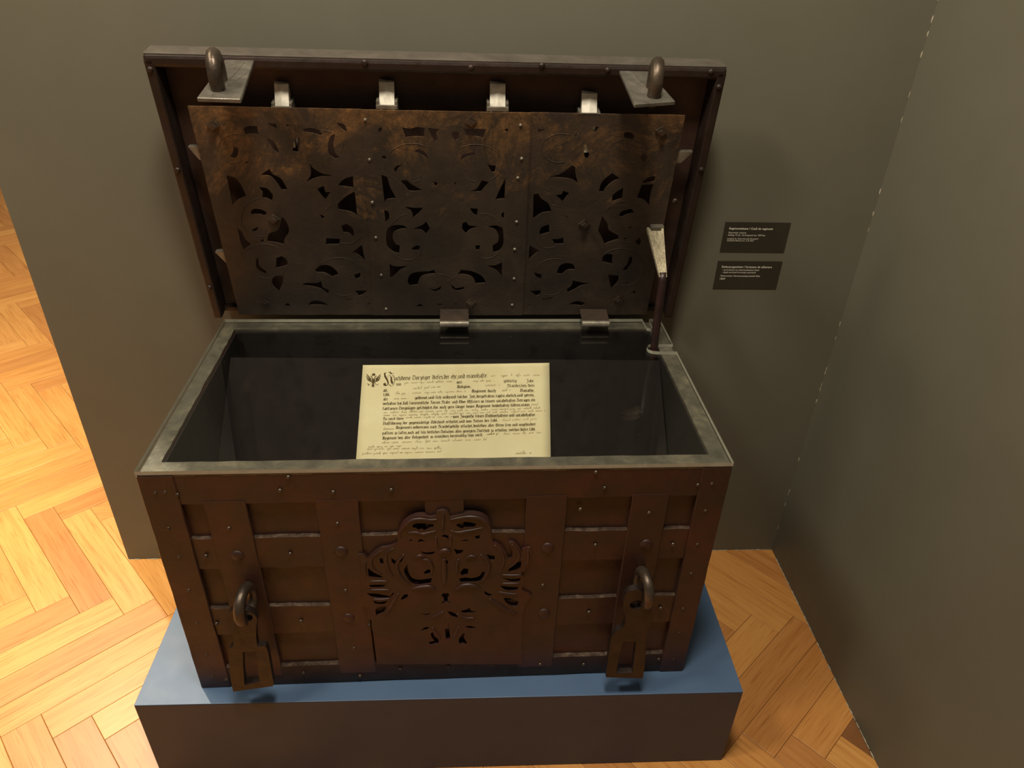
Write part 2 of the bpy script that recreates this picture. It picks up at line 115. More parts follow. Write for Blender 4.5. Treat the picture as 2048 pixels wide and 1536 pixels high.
def attach(o, parent):
    if parent is not None:
        o.parent = parent
        o.matrix_parent_inverse = WPOS[parent.name].inverted()

def obj(name, bm, mat, parent=None, smooth=False):
    bmesh.ops.recalc_face_normals(bm, faces=bm.faces)
    lo = Vector([min(v.co[i] for v in bm.verts) for i in range(3)])
    hi = Vector([max(v.co[i] for v in bm.verts) for i in range(3)])
    c = (lo + hi) / 2
    c.z = lo.z
    for v in bm.verts: v.co -= c
    me = bpy.data.meshes.new(name)
    bm.to_mesh(me)
    bm.free()
    if smooth:
        for p in me.polygons: p.use_smooth = True
    for mm in (mat if isinstance(mat, (list, tuple)) else [mat]):
        me.materials.append(mm)
    o = bpy.data.objects.new(name, me)
    o.location = c
    COL.objects.link(o)
    WPOS[o.name] = Matrix.Translation(c)
    attach(o, parent)
    return o

def inst(name, me, mw, parent):
    o = bpy.data.objects.new(name, me)
    COL.objects.link(o)
    o.matrix_world = mw
    WPOS[o.name] = mw.copy()
    if parent is not None:
        o.parent = parent
        o.matrix_parent_inverse = WPOS[parent.name].inverted()
        o.matrix_basis = mw
    return o

def empty(name, loc):
    o = bpy.data.objects.new(name, None)
    o.location = loc
    o.empty_display_size = .05
    COL.objects.link(o)
    WPOS[o.name] = Matrix.Translation(Vector(loc))
    return o

def add_box(bm, lo, hi, bev=0.0):
    vs = [bm.verts.new((x, y, z)) for x in (lo[0], hi[0]) for y in (lo[1], hi[1]) for z in (lo[2], hi[2])]
    q = [(0, 1, 3, 2), (4, 6, 7, 5), (0, 4, 5, 1), (2, 3, 7, 6), (0, 2, 6, 4), (1, 5, 7, 3)]
    fs = [bm.faces.new([vs[i] for i in f]) for f in q]
    if bev:
        es = list({e for f in fs for e in f.edges})
        bmesh.ops.bevel(bm, geom=es, offset=bev, segments=2, affect='EDGES', profile=.5)

def box(lo, hi, bev=0.0):
    bm = bmesh.new()
    add_box(bm, lo, hi, bev)
    return bm

def map_bm(bm, fn):
    for v in bm.verts: v.co = fn(v.co)
    return bm

def smooth_loop(pts, sub=4, corner=55):
    n = len(pts)
    P = [Vector(p) for p in pts]
    isC = []
    for i in range(n):
        a = P[i] - P[i - 1]; b = P[(i + 1) % n] - P[i]
        isC.append(a.length < 1e-9 or b.length < 1e-9 or math.degrees(a.angle(b)) > corner)
    out = []
    for i in range(n):
        p0, p1 = P[i], P[(i + 1) % n]
        m0 = (p1 - p0) if isC[i] else (p1 - P[i - 1]) / 2
        m1 = (p1 - p0) if isC[(i + 1) % n] else (P[(i + 2) % n] - p0) / 2
        lim = (p1 - p0).length * 1.2
        if m0.length > lim: m0 = m0.normalized() * lim
        if m1.length > lim: m1 = m1.normalized() * lim
        for k in range(sub):
            t = k / sub
            out.append((2*t**3 - 3*t*t + 1) * p0 + (t**3 - 2*t*t + t) * m0 + (-2*t**3 + 3*t*t) * p1 + (t**3 - t*t) * m1)
    return out

def smooth_open(pl, k_=5):
    sm = []
    n = len(pl)
    for i in range(n - 1):
        p0, p1, p2, p3 = pl[max(i - 1, 0)], pl[i], pl[i + 1], pl[min(i + 2, n - 1)]
        for k in range(k_):
            t = k / k_
            sm.append(.5 * ((2 * p1) + (p2 - p0) * t + (2 * p0 - 5 * p1 + 4 * p2 - p3) * t * t + (3 * p1 - p0 - 3 * p2 + p3) * t ** 3))
    return sm + [pl[-1]]

def plate_bm(outer, holes, to3, depth):
    """pierced plate: outline and holes in 2D, to3(x, y, d) gives the point d behind the front"""
    loops = [outer] + holes
    bm = bmesh.new()
    flat = []
    fr, bk = [], []
    for lp in loops:
        for p in lp:
            fr.append(bm.verts.new(to3(p[0], p[1], 0)))
            bk.append(bm.verts.new(to3(p[0], p[1], depth)))
    tris = tessellate_polygon([[Vector((p[0], p[1], 0)) for p in lp] for lp in loops])
    for t in tris:
        try:
            bm.faces.new([fr[i] for i in t]); bm.faces.new([bk[i] for i in reversed(t)])
        except ValueError:
            pass
    k = 0
    for lp in loops:
        n = len(lp)
        for i in range(n):
            a, b = k + i, k + (i + 1) % n
            try: bm.faces.new((fr[a], fr[b], bk[b], bk[a]))
            except ValueError: pass
        k += n
    return bm

def tube(pts, radii, seg=10, closed=False, flat=1.0, ref=None):
    bm = bmesh.new()
    P = [Vector(p) for p in pts]
    n = len(P)
    rings = []
    for i in range(n):
        if closed: tdir = P[(i + 1) % n] - P[i - 1]
        else: tdir = P[min(i + 1, n - 1)] - P[max(i - 1, 0)]
        tdir.normalize()
        r = ref or Vector((1, 0, 0))
        a = (r - tdir * r.dot(tdir)).normalized()
        b = tdir.cross(a)
        rad = radii[i] if isinstance(radii, (list, tuple)) else radii
        rings.append([bm.verts.new(P[i] + a * rad * math.cos(2*math.pi*k/seg) * flat + b * rad * math.sin(2*math.pi*k/seg)) for k in range(seg)])
    for i in range(n if closed else n - 1):
        A, B = rings[i], rings[(i + 1) % n]
        for k in range(seg):
            bm.faces.new((A[k], A[(k + 1) % seg], B[(k + 1) % seg], B[k]))
    if not closed:
        bm.faces.new(list(reversed(rings[0]))); bm.faces.new(rings[-1])
    return bm

# ------------------------------------------------------------------ materials
def new_mat(name):
    mt = bpy.data.materials.new(name)
    mt.use_nodes = True
    nt = mt.node_tree
    return mt, nt, nt.nodes['Principled BSDF'], nt.nodes.new('ShaderNodeTexCoord')

def ramp(nt, fac, stops):
    r = nt.nodes.new('ShaderNodeValToRGB')
    els = r.color_ramp.elements
    while len(els) < len(stops): els.new(.5)
    for e, (p, c) in zip(els, stops):
        e.position = p; e.color = c
    nt.links.new(fac, r.inputs[0])
    return r.outputs[0]

def noise(nt, vec, scale, detail=6, rough=.6, dist=0.0):
    n = nt.nodes.new('ShaderNodeTexNoise')
    n.inputs['Scale'].default_value = scale
    n.inputs['Detail'].default_value = detail
    n.inputs['Roughness'].default_value = rough
    n.inputs['Distortion'].default_value = dist
    nt.links.new(vec, n.inputs['Vector'])
    return n.outputs['Fac']

def mixc(nt, fac, a, b, mode='MIX'):
    mx = nt.nodes.new('ShaderNodeMix')
    mx.data_type = 'RGBA'; mx.blend_type = mode
    for s, v in ((0, fac), (6, a), (7, b)):
        if isinstance(v, (int, float)): mx.inputs[s].default_value = v
        elif isinstance(v, tuple): mx.inputs[s].default_value = v
        else: nt.links.new(v, mx.inputs[s])
    return mx.outputs[2]

def bump(nt, bsdf, h, strength, dist=.002):
    b = nt.nodes.new('ShaderNodeBump')
    b.inputs['Strength'].default_value = strength
    b.inputs['Distance'].default_value = dist
    nt.links.new(h, b.inputs['Height'])
    nt.links.new(b.outputs[0], bsdf.inputs['Normal'])

def geo_pos(nt):
    return nt.nodes.new('ShaderNodeNewGeometry').outputs['Position']

def mottled(name, stops, scale=14, rough=(.4, .6), metal=0.0, bmp=.25, bscale=120, bdist=.0015, spec=.5):
    mt, nt, bs, tc = new_mat(name)
    pos = geo_pos(nt)
    n1 = noise(nt, pos, scale, 8, .65, .4)
    nt.links.new(ramp(nt, n1, stops), bs.inputs['Base Color'])
    n2 = noise(nt, pos, scale * 2.3, 5)
    mr = nt.nodes.new('ShaderNodeMapRange')
    mr.inputs['From Min'].default_value = .3; mr.inputs['From Max'].default_value = .7
    mr.inputs['To Min'].default_value = rough[0]; mr.inputs['To Max'].default_value = rough[1]
    nt.links.new(n2, mr.inputs['Value'])
    nt.links.new(mr.outputs[0], bs.inputs['Roughness'])
    bs.inputs['Metallic'].default_value = metal
    bs.inputs['Specular IOR Level'].default_value = spec
    if bmp: bump(nt, bs, noise(nt, pos, bscale, 6, .6), bmp, bdist)
    return mt

M_red = mottled('dark_red_brown_paint', [(.30, s2l(38, 28, 22)), (.5, s2l(50, 29, 24)), (.72, s2l(68, 32, 26))], 9, (.38, .55), 0, .35, 60, .002)
M_iron = mottled('brown_black_iron', [(.3, s2l(30, 22, 18)), (.55, s2l(42, 29, 24)), (.75, s2l(56, 38, 29))], 12, (.4, .62), .25, .35, 90, .002)
M_dark = mottled('dark_lid_lining', [(.3, s2l(46, 32, 26)), (.6, s2l(66, 44, 35)), (.8, s2l(82, 56, 43))], 8, (.5, .7), 0, .3, 70, .002)
M_edge = mottled('edge_rubbed_bare', [(.3, s2l(50, 38, 31)), (.5, s2l(78, 63, 53)), (.7, s2l(118, 102, 88))], 70, (.35, .5), .4, .2, 150, .001)
M_flap = mottled('grey_scratched_flap', [(.3, s2l(88, 84, 78)), (.55, s2l(110, 106, 98)), (.75, s2l(140, 134, 124))], 26, (.32, .5), .5, .5, 90, .0015)
M_top = mottled('dusty_grey_iron', [(.3, s2l(70, 64, 58)), (.6, s2l(88, 82, 74)), (.8, s2l(104, 96, 86))], 16, (.45, .6), .2, .3, 110, .001)
M_hasp = mottled('dark_worn_hasp', [(.3, s2l(31, 24, 22)), (.55, s2l(41, 30, 27)), (.75, s2l(58, 44, 38))], 20, (.35, .55), .25, .5, 80, .002)
M_steel = mottled('worn_grey_steel', [(.3, s2l(92, 88, 80)), (.55, s2l(128, 122, 110)), (.75, s2l(160, 154, 140))], 30, (.38, .6), .55, .35, 160, .0012)
M_ring = mottled('dark_forged_iron', [(.3, s2l(58, 50, 44)), (.6, s2l(88, 76, 64)), (.8, s2l(118, 104, 88))], 22, (.28, .45), .6, .4, 90, .002)
M_bright = mottled('bright_filed_steel', [(.3, s2l(180, 176, 162)), (.6, s2l(232, 228, 216)), (.8, s2l(242, 240, 230))], 40, (.3, .45), .1, .15, 200, .0006)
M_rim = mottled('grey_rim_iron', [(.32, s2l(74, 71, 65)), (.52, s2l(96, 92, 82)), (.70, s2l(126, 118, 102))], 24, (.4, .65), .2, .4, 120, .0015)
M_hammered = mottled('hammered_bright_metal', [(.3, s2l(150, 142, 118)), (.6, s2l(196, 186, 158)), (.8, s2l(225, 216, 190))], 60, (.3, .5), .4, 1.0, 170, .004)
M_inside = mottled('blackened_interior', [(.3, s2l(22, 19, 19)), (.7, s2l(32, 28, 27))], 6, (.6, .8), 0, .2, 60)
M_rod = mottled('dark_red_rod', [(.3, s2l(36, 24, 24)), (.7, s2l(56, 34, 32))], 30, (.28, .42), .1, .3, 120, .001)
M_board = mottled('dark_cloth', [(.3, s2l(26, 21, 21)), (.7, s2l(31, 25, 25))], 20, (.85, .95), 0, .15, 400, .0004, .2)
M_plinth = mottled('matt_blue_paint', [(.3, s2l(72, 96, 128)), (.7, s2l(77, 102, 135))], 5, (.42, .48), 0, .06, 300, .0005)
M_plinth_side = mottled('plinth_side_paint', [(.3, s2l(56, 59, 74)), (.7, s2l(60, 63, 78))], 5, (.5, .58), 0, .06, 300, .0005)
M_wall = mottled('olive_grey_wall_paint', [(.3, s2l(98, 96, 83)), (.7, s2l(103, 101, 88))], 3, (.5, .6), 0, .10, 420, .0006, .4)
M_caulk = mottled('white_caulk', [(.3, s2l(150, 142, 120)), (.7, s2l(205, 196, 172))], 60, (.7, .8), 0, .3, 200)
M_label = mottled('black_label_card', [(.3, s2l(42, 39, 29)), (.7, s2l(46, 43, 33))], 5, (.5, .6), 0, 0)
M_white = mottled('white_print', [(.3, s2l(228, 224, 208)), (.7, s2l(232, 228, 212))], 5, (.6, .7), 0, 0)
M_ink = mottled('black_brown_ink', [(.3, s2l(84, 70, 48)), (.7, s2l(104, 88, 60))], 300, (.8, .9), 0, 0, spec=.1)
M_hand = mottled('faded_pen_ink', [(.3, s2l(146, 128, 94)), (.7, s2l(176, 158, 120))], 300, (.8, .9), 0, 0, spec=.1)

def fret_iron():
    mt, nt, bs, tc = new_mat('rusted_fret_iron')
    pos = geo_pos(nt)
    base = ramp(nt, noise(nt, pos, 11, 8, .65, .5), [(.3, s2l(40, 33, 27)), (.52, s2l(56, 45, 35)), (.75, s2l(74, 58, 45))])
    rust = ramp(nt, noise(nt, pos, 60, 8, .75), [(.3, s2l(66, 50, 34)), (.5, s2l(104, 76, 46)), (.72, s2l(146, 106, 64))])
    sep = nt.nodes.new('ShaderNodeSeparateXYZ')
    nt.links.new(pos, sep.inputs[0])
    mr = nt.nodes.new('ShaderNodeMapRange')          # rust has eaten the upper half of the plate most
    mr.inputs['From Min'].default_value = .98; mr.inputs['From Max'].default_value = 1.30
    mr.inputs['To Min'].default_value = -.20; mr.inputs['To Max'].default_value = .045
    nt.links.new(sep.outputs['Z'], mr.inputs['Value'])
    ad = nt.nodes.new('ShaderNodeMath'); ad.operation = 'ADD'
    nt.links.new(noise(nt, pos, 6.5, 12, .80, .9), ad.inputs[0]); nt.links.new(mr.outputs[0], ad.inputs[1])
    msk = ramp(nt, ad.outputs[0], [(.45, (0, 0, 0, 1)), (.58, (1, 1, 1, 1))])
    nt.links.new(mixc(nt, msk, base, rust), bs.inputs['Base Color'])
    bs.inputs['Roughness'].default_value = .58
    bs.inputs['Metallic'].default_value = .2
    bump(nt, bs, noise(nt, pos, 130, 8, .7), .5, .002)
    return mt
M_fret = fret_iron()

def paper():
    mt, nt, bs, tc = new_mat('aged_paper')
    pos = geo_pos(nt)
    c = ramp(nt, noise(nt, pos, 12, 8, .6), [(.3, s2l(218, 206, 168)), (.7, s2l(230, 220, 186))])
    nt.links.new(c, bs.inputs['Base Color'])
    bs.inputs['Roughness'].default_value = .9
    bs.inputs['Specular IOR Level'].default_value = .1
    bump(nt, bs, noise(nt, pos, 40, 5), .15, .002)
    return mt
M_paper = paper()

def oak():
    mt, nt, bs, tc = new_mat('oak_parquet')
    inf = nt.nodes.new('ShaderNodeObjectInfo')
    mp = nt.nodes.new('ShaderNodeMapping')
    mp.inputs['Scale'].default_value = (1.6, 22, 22)
    sc = nt.nodes.new('ShaderNodeVectorMath'); sc.operation = 'SCALE'
    cb = nt.nodes.new('ShaderNodeCombineXYZ')
    for i in range(3): nt.links.new(inf.outputs['Random'], cb.inputs[i])
    nt.links.new(cb.outputs[0], sc.inputs[0]); sc.inputs['Scale'].default_value = 37
    av = nt.nodes.new('ShaderNodeVectorMath'); av.operation = 'ADD'
    nt.links.new(tc.outputs['Object'], av.inputs[0]); nt.links.new(sc.outputs[0], av.inputs[1])
    nt.links.new(av.outputs[0], mp.inputs['Vector'])
    g1 = noise(nt, mp.outputs[0], 1.6, 6, .55, 1.1)
    mp2 = nt.nodes.new('ShaderNodeMapping'); mp2.inputs['Scale'].default_value = (6, 160, 60)
    nt.links.new(av.outputs[0], mp2.inputs['Vector'])
    g2 = noise(nt, mp2.outputs[0], 1.5, 5, .6)
    tone = inf.outputs['Color']
    grain = ramp(nt, g1, [(.3, s2l(226, 212, 192)), (.5, s2l(244, 238, 228)), (.72, (1, 1, 1, 1))])
    pores = ramp(nt, g2, [(.34, s2l(228, 214, 196)), (.46, (1, 1, 1, 1))])
    c = mixc(nt, 1.0, mixc(nt, .85, tone, grain, 'MULTIPLY'), pores, 'MULTIPLY')
    nt.links.new(c, bs.inputs['Base Color'])
    bs.inputs['Roughness'].default_value = .38
    bs.inputs['Specular IOR Level'].default_value = .45
    bump(nt, bs, g2, .08, .0006)
    return mt
M_oak = oak()
M_gap = mottled('dark_joint', [(.3, s2l(120, 76, 36)), (.7, s2l(134, 86, 42))], 20, (.7, .8), 0, 0)

def glass():
    mt, nt, bs, tc = new_mat('clear_acrylic')
    nt.nodes.remove(bs)
    out = nt.nodes['Material Output']
    tr = nt.nodes.new('ShaderNodeBsdfTransparent'); tr.inputs[0].default_value = (.965, .975, .96, 1)
    gl = nt.nodes.new('ShaderNodeBsdfGlossy'); gl.inputs['Roughness'].default_value = .02
    lw = nt.nodes.new('ShaderNodeLayerWeight'); lw.inputs[0].default_value = .5      # Schlick reflectance of a thin sheet
    pw = nt.nodes.new('ShaderNodeMath'); pw.operation = 'POWER'; pw.inputs[1].default_value = 5
    nt.links.new(lw.outputs['Facing'], pw.inputs[0])
    fr = nt.nodes.new('ShaderNodeMath'); fr.operation = 'MULTIPLY_ADD'; fr.inputs[1].default_value = .96; fr.inputs[2].default_value = .04
    nt.links.new(pw.outputs[0], fr.inputs[0])
    mx = nt.nodes.new('ShaderNodeMixShader')
    nt.links.new(fr.outputs[0], mx.inputs[0]); nt.links.new(tr.outputs[0], mx.inputs[1]); nt.links.new(gl.outputs[0], mx.inputs[2])
    nt.links.new(mx.outputs[0], out.inputs[0])
    return mt
M_glass = glass()
M_glass_edge = mottled('sawn_acrylic_edge', [(.3, s2l(152, 150, 136)), (.7, s2l(170, 168, 154))], 40, (.3, .45), 0, .2, 200, .0005)

# ------------------------------------------------------------------ the room
WY = -.0111
W1 = Vector((math.cos(WY), math.sin(WY), 0)); WN = Vector((-math.sin(WY), math.cos(WY), 0))
WO = Vector((0, DEP + .06, 0))
def WB(x, z, dep=0.0):           # point on the back wall, dep in front of it
    return WO + W1 * x - WN * dep + Vector((0, 0, z))
CORNER = WB(.972, 0)
wr = -.0099
W2 = Vector((math.sin(wr), -math.cos(wr), 0)); WRN = Vector((math.cos(wr), math.sin(wr), 0))
bm = map_bm(box((-.9305, -.14, 0), (1.11, 0, 3.3), .002), lambda c: WO + W1 * c.x - WN * c.y + Vector((0, 0, c.z)))
tag(obj('wall_back', bm, M_wall), 'olive grey partition wall behind the open chest, ending on the left', 'wall', kind='structure')
bm = map_bm(box((-.0, 0, 0), (3.4, .14, 3.3)), lambda c: CORNER + W2 * c.x + WRN * c.y + Vector((0, 0, c.z)))
tag(obj('wall_right', bm, M_wall), 'olive grey wall on the right running towards the viewer', 'wall', kind='structure')

def bead(name, a, b, n, r, keep, seed):
    rnd = random.Random(seed)
    bm = bmesh.new()
    a, b = Vector(a), Vector(b)
    for i in range(n):
        if rnd.random() > keep: continue
        p = a.lerp(b, (i + rnd.random() * .15) / n); q = a.lerp(b, (i + .9 + rnd.random() * .25) / n)
        rr = r * (.6 + .8 * rnd.random())
        t = tube([p, p.lerp(q, .5), q], [rr * .5, rr, rr * .5], 6)
        me = bpy.data.meshes.new('tmp'); t.to_mesh(me); t.free(); bm.from_mesh(me); bpy.data.meshes.remove(me)
    return tag(obj(name, bm, M_caulk), kind='structure')
tag(bead('trim_1', WB(.30, .001, .001), WB(.97, .001, .001), 40, .0014, .85, 1), 'thin white sealant bead where back wall meets floor by the corner', 'sealant')
tag(bead('trim_2', CORNER + Vector((-.001, 0, .001)), CORNER + W2 * 1.6 + Vector((-.001, 0, .001)), 90, .0013, .85, 2), 'thin white sealant bead along the right wall base', 'sealant')
tag(bead('trim_3', CORNER + Vector((-.001, -.001, .02)), CORNER + Vector((-.001, -.001, 2.2)), 170, .0010, .22, 3), 'broken white sealant flecks up the wall corner', 'sealant')
tag(bead('trim_4', WB(-.93, .001, .001), WB(-.5, .001, .001), 26, .0011, .7, 4), 'thin white sealant bead at the left foot of the back wall', 'sealant')

# parquet floor : herringbone, blocks six times as long as wide
bm = box((-4.2, -3.2, -.06), (1.3, 5.2, -.003))
floor = tag(obj('floor', bm, M_gap), 'honey coloured oak parquet floor laid in herringbone', 'floor', kind='structure')
PW, PN = .0824, 6
UA = Vector((.655, -.756)).normalized(); VB = Vector((-UA.y, UA.x))
U0, V0 = -1.455, -.468
def plank_bm(L, W, ang_noise=0):
    return box((-L / 2, -W / 2, -.012), (L / 2, W / 2, 0), .0009)
bmp_ = plank_bm(PW * PN - .0008, PW - .0008)
pm = bpy.data.meshes.new('parquet_block'); bmp_.to_mesh(pm); bmp_.free(); pm.materials.append(M_oak)
def in_view(p):                  # where the photograph shows floor, with a margin
    x, y = p
    if y > .62 and x > -.95: return False
    if -.52 < x < .52 and .05 < y < .6: return False
    left = x < -.45 and x > -2.9 and y < 3.6 and y > -.55 and x > -1.35 - .62 * max(0, y - .2) - .1
    right = .5 < x < 1.05 and -.6 < y < .66
    front = -.75 < x < .8 and -.5 < y < .06
    return left or right or front
near, far = [], []
for k in range(-60, 80):
    for q in range(-12, 14):
        for vert in (0, 1):
            cx, cy = k + PN * q, k - PN * q
            if vert: uc, vc = cx + .5, cy + 1 + PN / 2
            else: uc, vc = cx + PN / 2, cy + .5
            p = UA * (U0 + uc * PW) + VB * (V0 + vc * PW)
            if not (-3.9 < p.x < 1.15 and -2.9 < p.y < 4.9): continue
            if p.x > .93 + (.6 - p.y) * .0 + .18: continue
            ang = math.atan2(UA.y, UA.x) + (math.pi / 2 if vert else 0)
            (near if in_view(p) else far).append((p, ang))
near.sort(key=lambda e: (e[0] - Vector((-.6, .3))).length)
far += near[290:]; near = near[:290]
OAK = [(0, s2l(188, 130, 74)), (.3, s2l(202, 143, 80)), (.6, s2l(209, 151, 84)), (1, s2l(216, 160, 92))]
def oak_tone(r):
    for (a, ca), (b_, cb_) in zip(OAK, OAK[1:]):
        if r <= b_: return tuple(ca[i] + (cb_[i] - ca[i]) * (r - a) / (b_ - a) for i in range(4))
    return OAK[-1][1]
TONES = [(-1.113, .640, -.0), (-1.23, .645, .9), (-1.0, .63, .9)]
for p, ang in near:
    mw = Matrix.Translation((p.x, p.y, random.uniform(-.0003, .0003))) @ Matrix.Rotation(ang + (math.pi if random.random() < .5 else 0), 4, 'Z')
    o = inst('parquet_block', pm, mw, floor)
    r = random.random() ** .8
    for qx, qy, tone in TONES:
        if (p - Vector((qx, qy))).length < .045: r = tone
    o.color = oak_tone(r)
bm = bmesh.new()
for p, ang in far:
    if -.5 < p.x < .5 and .05 < p.y < .6: continue
    ca, sa = math.cos(ang), math.sin(ang)
    hl, hw = (PW * PN - .0008) / 2, (PW - .0008) / 2
    vs = [bm.verts.new((p.x + a * ca - b * sa, p.y + a * sa + b * ca, -.0005)) for a, b in ((-hl, -hw), (hl, -hw), (hl, hw), (-hl, hw))]
    lo = [bm.verts.new((v.co.x, v.co.y, -.003)) for v in vs]
    bm.faces.new(vs)
    for i in range(4): bm.faces.new((vs[i], lo[i], lo[(i + 1) % 4], vs[(i + 1) % 4]))
po = tag(obj('parquet_blocks', bm, M_oak, floor), kind='stuff'); po.color = oak_tone(.55)

# blue plinth
PY = -.0164
P1 = Vector((math.cos(PY), math.sin(PY), 0)); P2 = Vector((-math.sin(PY), math.cos(PY), 0))
PM = lambda c: Vector((0, -.0449, 0)) + P1 * c.x + P2 * c.y + Vector((0, 0, c.z))
plinth = empty('display_plinth', (0, .28, 0))
tag(plinth, 'low blue painted display plinth carrying the iron chest', 'plinth')
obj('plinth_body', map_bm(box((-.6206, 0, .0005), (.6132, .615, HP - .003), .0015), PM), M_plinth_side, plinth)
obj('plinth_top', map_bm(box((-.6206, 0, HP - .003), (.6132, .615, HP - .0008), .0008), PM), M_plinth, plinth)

# ------------------------------------------------------------------ the chest
chest = empty('strongbox', (0, DEP / 2, HP))
tag(chest, 'large iron-bound strongbox with its pierced lid propped open on the blue plinth', 'chest')
FY = .010                        # face of the sheet-iron front panel
T = .028
front = obj('front_panel', box((-.496, FY, HP), (.496, FY + T, RIMZ - .004), .001), [M_red], chest)
obj('inner_lining', box((-.47, FY + T, HP + .02), (.47, FY + T + .002, RIMZ - .006)), M_inside, front)
back = obj('back_panel', box((-.496, DEP - T - .01, HP), (.496, DEP - .004, RIMZ - .004), .001), M_iron, chest)
obj('inner_lining', box((-.47, DEP - T - .012, HP + .02), (.47, DEP - T - .01, RIMZ - .006)), M_inside, back)
for s in (-1, 1):
    sd = obj('side_panel', box((min(s * .496, s * .468), FY + T, HP), (max(s * .496, s * .468), DEP - T - .01, RIMZ - .004), .001), M_red, chest)
    obj('inner_lining', box((min(s * .468, s * .466), FY + T + .002, HP + .02), (max(s * .468, s * .466), DEP - T - .012, RIMZ - .006)), M_inside, sd)
    for (y0, y1) in ((.004, .075), (.235, .308), (.468, .538)):
        obj('side_strap', box((min(s * .496, s * .5), y0, HP + .002), (max(s * .496, s * .5), y1, RIMZ - .01), .0012), M_red, sd)
obj('bottom_panel', box((-.468, FY + T, HP), (.468, DEP - T - .01, HP + .02), .001), M_inside, chest)

def wob(a, b, s): return pnoise(Vector((a * 9.0, b, s * 7.7))) 
# iron rim under the glass, inner edge worn and uneven
out_l, in_l = [], []
N = 64
def rectpt(t, x0, x1, y0, y1):
    per = [(x0, y0), (x1, y0), (x1, y1), (x0, y1)]
    i = int(t * 4) % 4; f = t * 4 - int(t * 4)
    a, b = per[i], per[(i + 1) % 4]
    return (a[0] + (b[0] - a[0]) * f, a[1] + (b[1] - a[1]) * f)
outer = [rectpt(i / 40, -.498, .498, .001, DEP - .003) for i in range(40)]
inner = []
for i in range(120):
    p = rectpt(i / 120, -.470, .468, .034, .508)
    inner.append((p[0] + .0022 * pnoise(Vector((p[0] * 60, p[1] * 60, 3))), p[1] + .0022 * pnoise(Vector((p[0] * 60, p[1] * 60, 8)))))
obj('rim', plate_bm(outer, [inner], lambda x, y, dd: Vector((x, y, RIMZ - dd)), .005), M_rim, chest)

def strap(along, a0, a1, b0, b1, yf, yb, amp=.0016, seed=0, ch=.0012, worn=False, fq=22):
    """forged strap on the front: along 'x' or 'z'; b0..b1 is its width"""
    bm = bmesh.new()
    n = max(6, int((a1 - a0) / .016))
    prev = None
    for i in range(n + 1):
        a = a0 + (a1 - a0) * i / n
        w0 = b0 + amp * pnoise(Vector((a * fq, seed * 3.1, 0)))
        w1 = b1 + amp * pnoise(Vector((a * fq, seed * 3.1, 5)))
        yy = yf + .0006 * pnoise(Vector((a * 14, seed * 3.1, 9)))
        prof = [(w0, yb), (w0, yy + ch), (w0 + ch, yy), (w1 - ch, yy), (w1, yy + ch), (w1, yb)]
        ring = [bm.verts.new((a, y, b) if along == 'x' else (b, y, a)) for b, y in prof]
        if prev:
            for k in range(6):
                f = bm.faces.new((prev[k], prev[(k + 1) % 6], ring[(k + 1) % 6], ring[k]))
                if worn and k in (3, 4): f.material_index = 1
        else: bm.faces.new(ring)
        prev = ring
    bm.faces.new(prev)
    return bm
z0 = HP
obj('top_band', strap('x', -.499, .499, z0 + .487, RIMZ - .002, .001, FY, .0012, 1), M_red, chest)
obj('horizontal_strap', strap('x', -.47, .47, z0 + .332, z0 + .408, .0028, FY, .0030, 2, worn=True, fq=30), [M_red, M_edge], chest)
obj('horizontal_strap', strap('x', -.47, .47, z0 + .154, z0 + .231, .0028, FY, .0030, 3, worn=True, fq=30), [M_red, M_edge], chest)
obj('bottom_band', strap('x', -.499, .499, z0 + .0005, z0 + .058, .001, FY, .003, 4, worn=True), [M_iron, M_edge], chest)
for x0, x1, sd in ((-.404, -.333, 5), (-.218, -.1455, 6), (.1445, .217, 7), (.332, .398, 8)):
    obj('vertical_strap', strap('z', z0 + .03, z0 + .494, x0, x1, .0, FY, .0012, sd), M_red, chest)
obj('corner_band', strap('z', z0 + .001, RIMZ - .003, -.4995, -.4405, -.0008, FY, .001, 9), M_red, chest)
obj('corner_band', strap('z', z0 + .001, RIMZ - .003, .448, .4995, -.0008, FY, .001, 10), M_red, chest)
obj('centre_strap', strap('z', z0 + .40, z0 + .498, -.0325, .036, .0015, FY, .001, 12), M_red, chest)

# rivets (shared dome meshes, domed towards -y)
def dome(r, h, seg=10, rings=3):
    bm = bmesh.new()
    prev = None
    for i in range(rings):
        a = math.pi / 2 * i / rings
        ring = [bm.verts.new((r * math.cos(a) * math.cos(2 * math.pi * k / seg), -h * math.sin(a), r * math.cos(a) * math.sin(2 * math.pi * k / seg))) for k in range(seg)]
        if prev:
            for k in range(seg): bm.faces.new((prev[k], prev[(k + 1) % seg], ring[(k + 1) % seg], ring[k]))
        prev = ring
    top = bm.verts.new((0, -h, 0))
    for k in range(seg): bm.faces.new((prev[k], prev[(k + 1) % seg], top))
    bmesh.ops.recalc_face_normals(bm, faces=bm.faces)
    me = bpy.data.meshes.new('rivet'); bm.to_mesh(me); bm.free()
    for p in me.polygons: p.use_smooth = True
    return me
ME_small = dome(.0042, .0034); ME_small.materials.append(M_ring)
ME_large = dome(.0125, .0052, 16, 4); ME_large.materials.append(M_red)
ME_plate = dome(.0036, .003); ME_plate.materials.append(M_steel)
ME_lid = dome(.0058, .0045); ME_lid.materials.append(M_iron)
for x, z in FR_SMALL: inst('rivet', ME_small, Matrix.Translation((x / 1e4, .0004, min(z / 1e4, RIMZ - .009))), front)
for x, z in FR_LARGE: inst('rivet_head', ME_large, Matrix.Translation((x / 1e4, .0004, z / 1e4)), front)

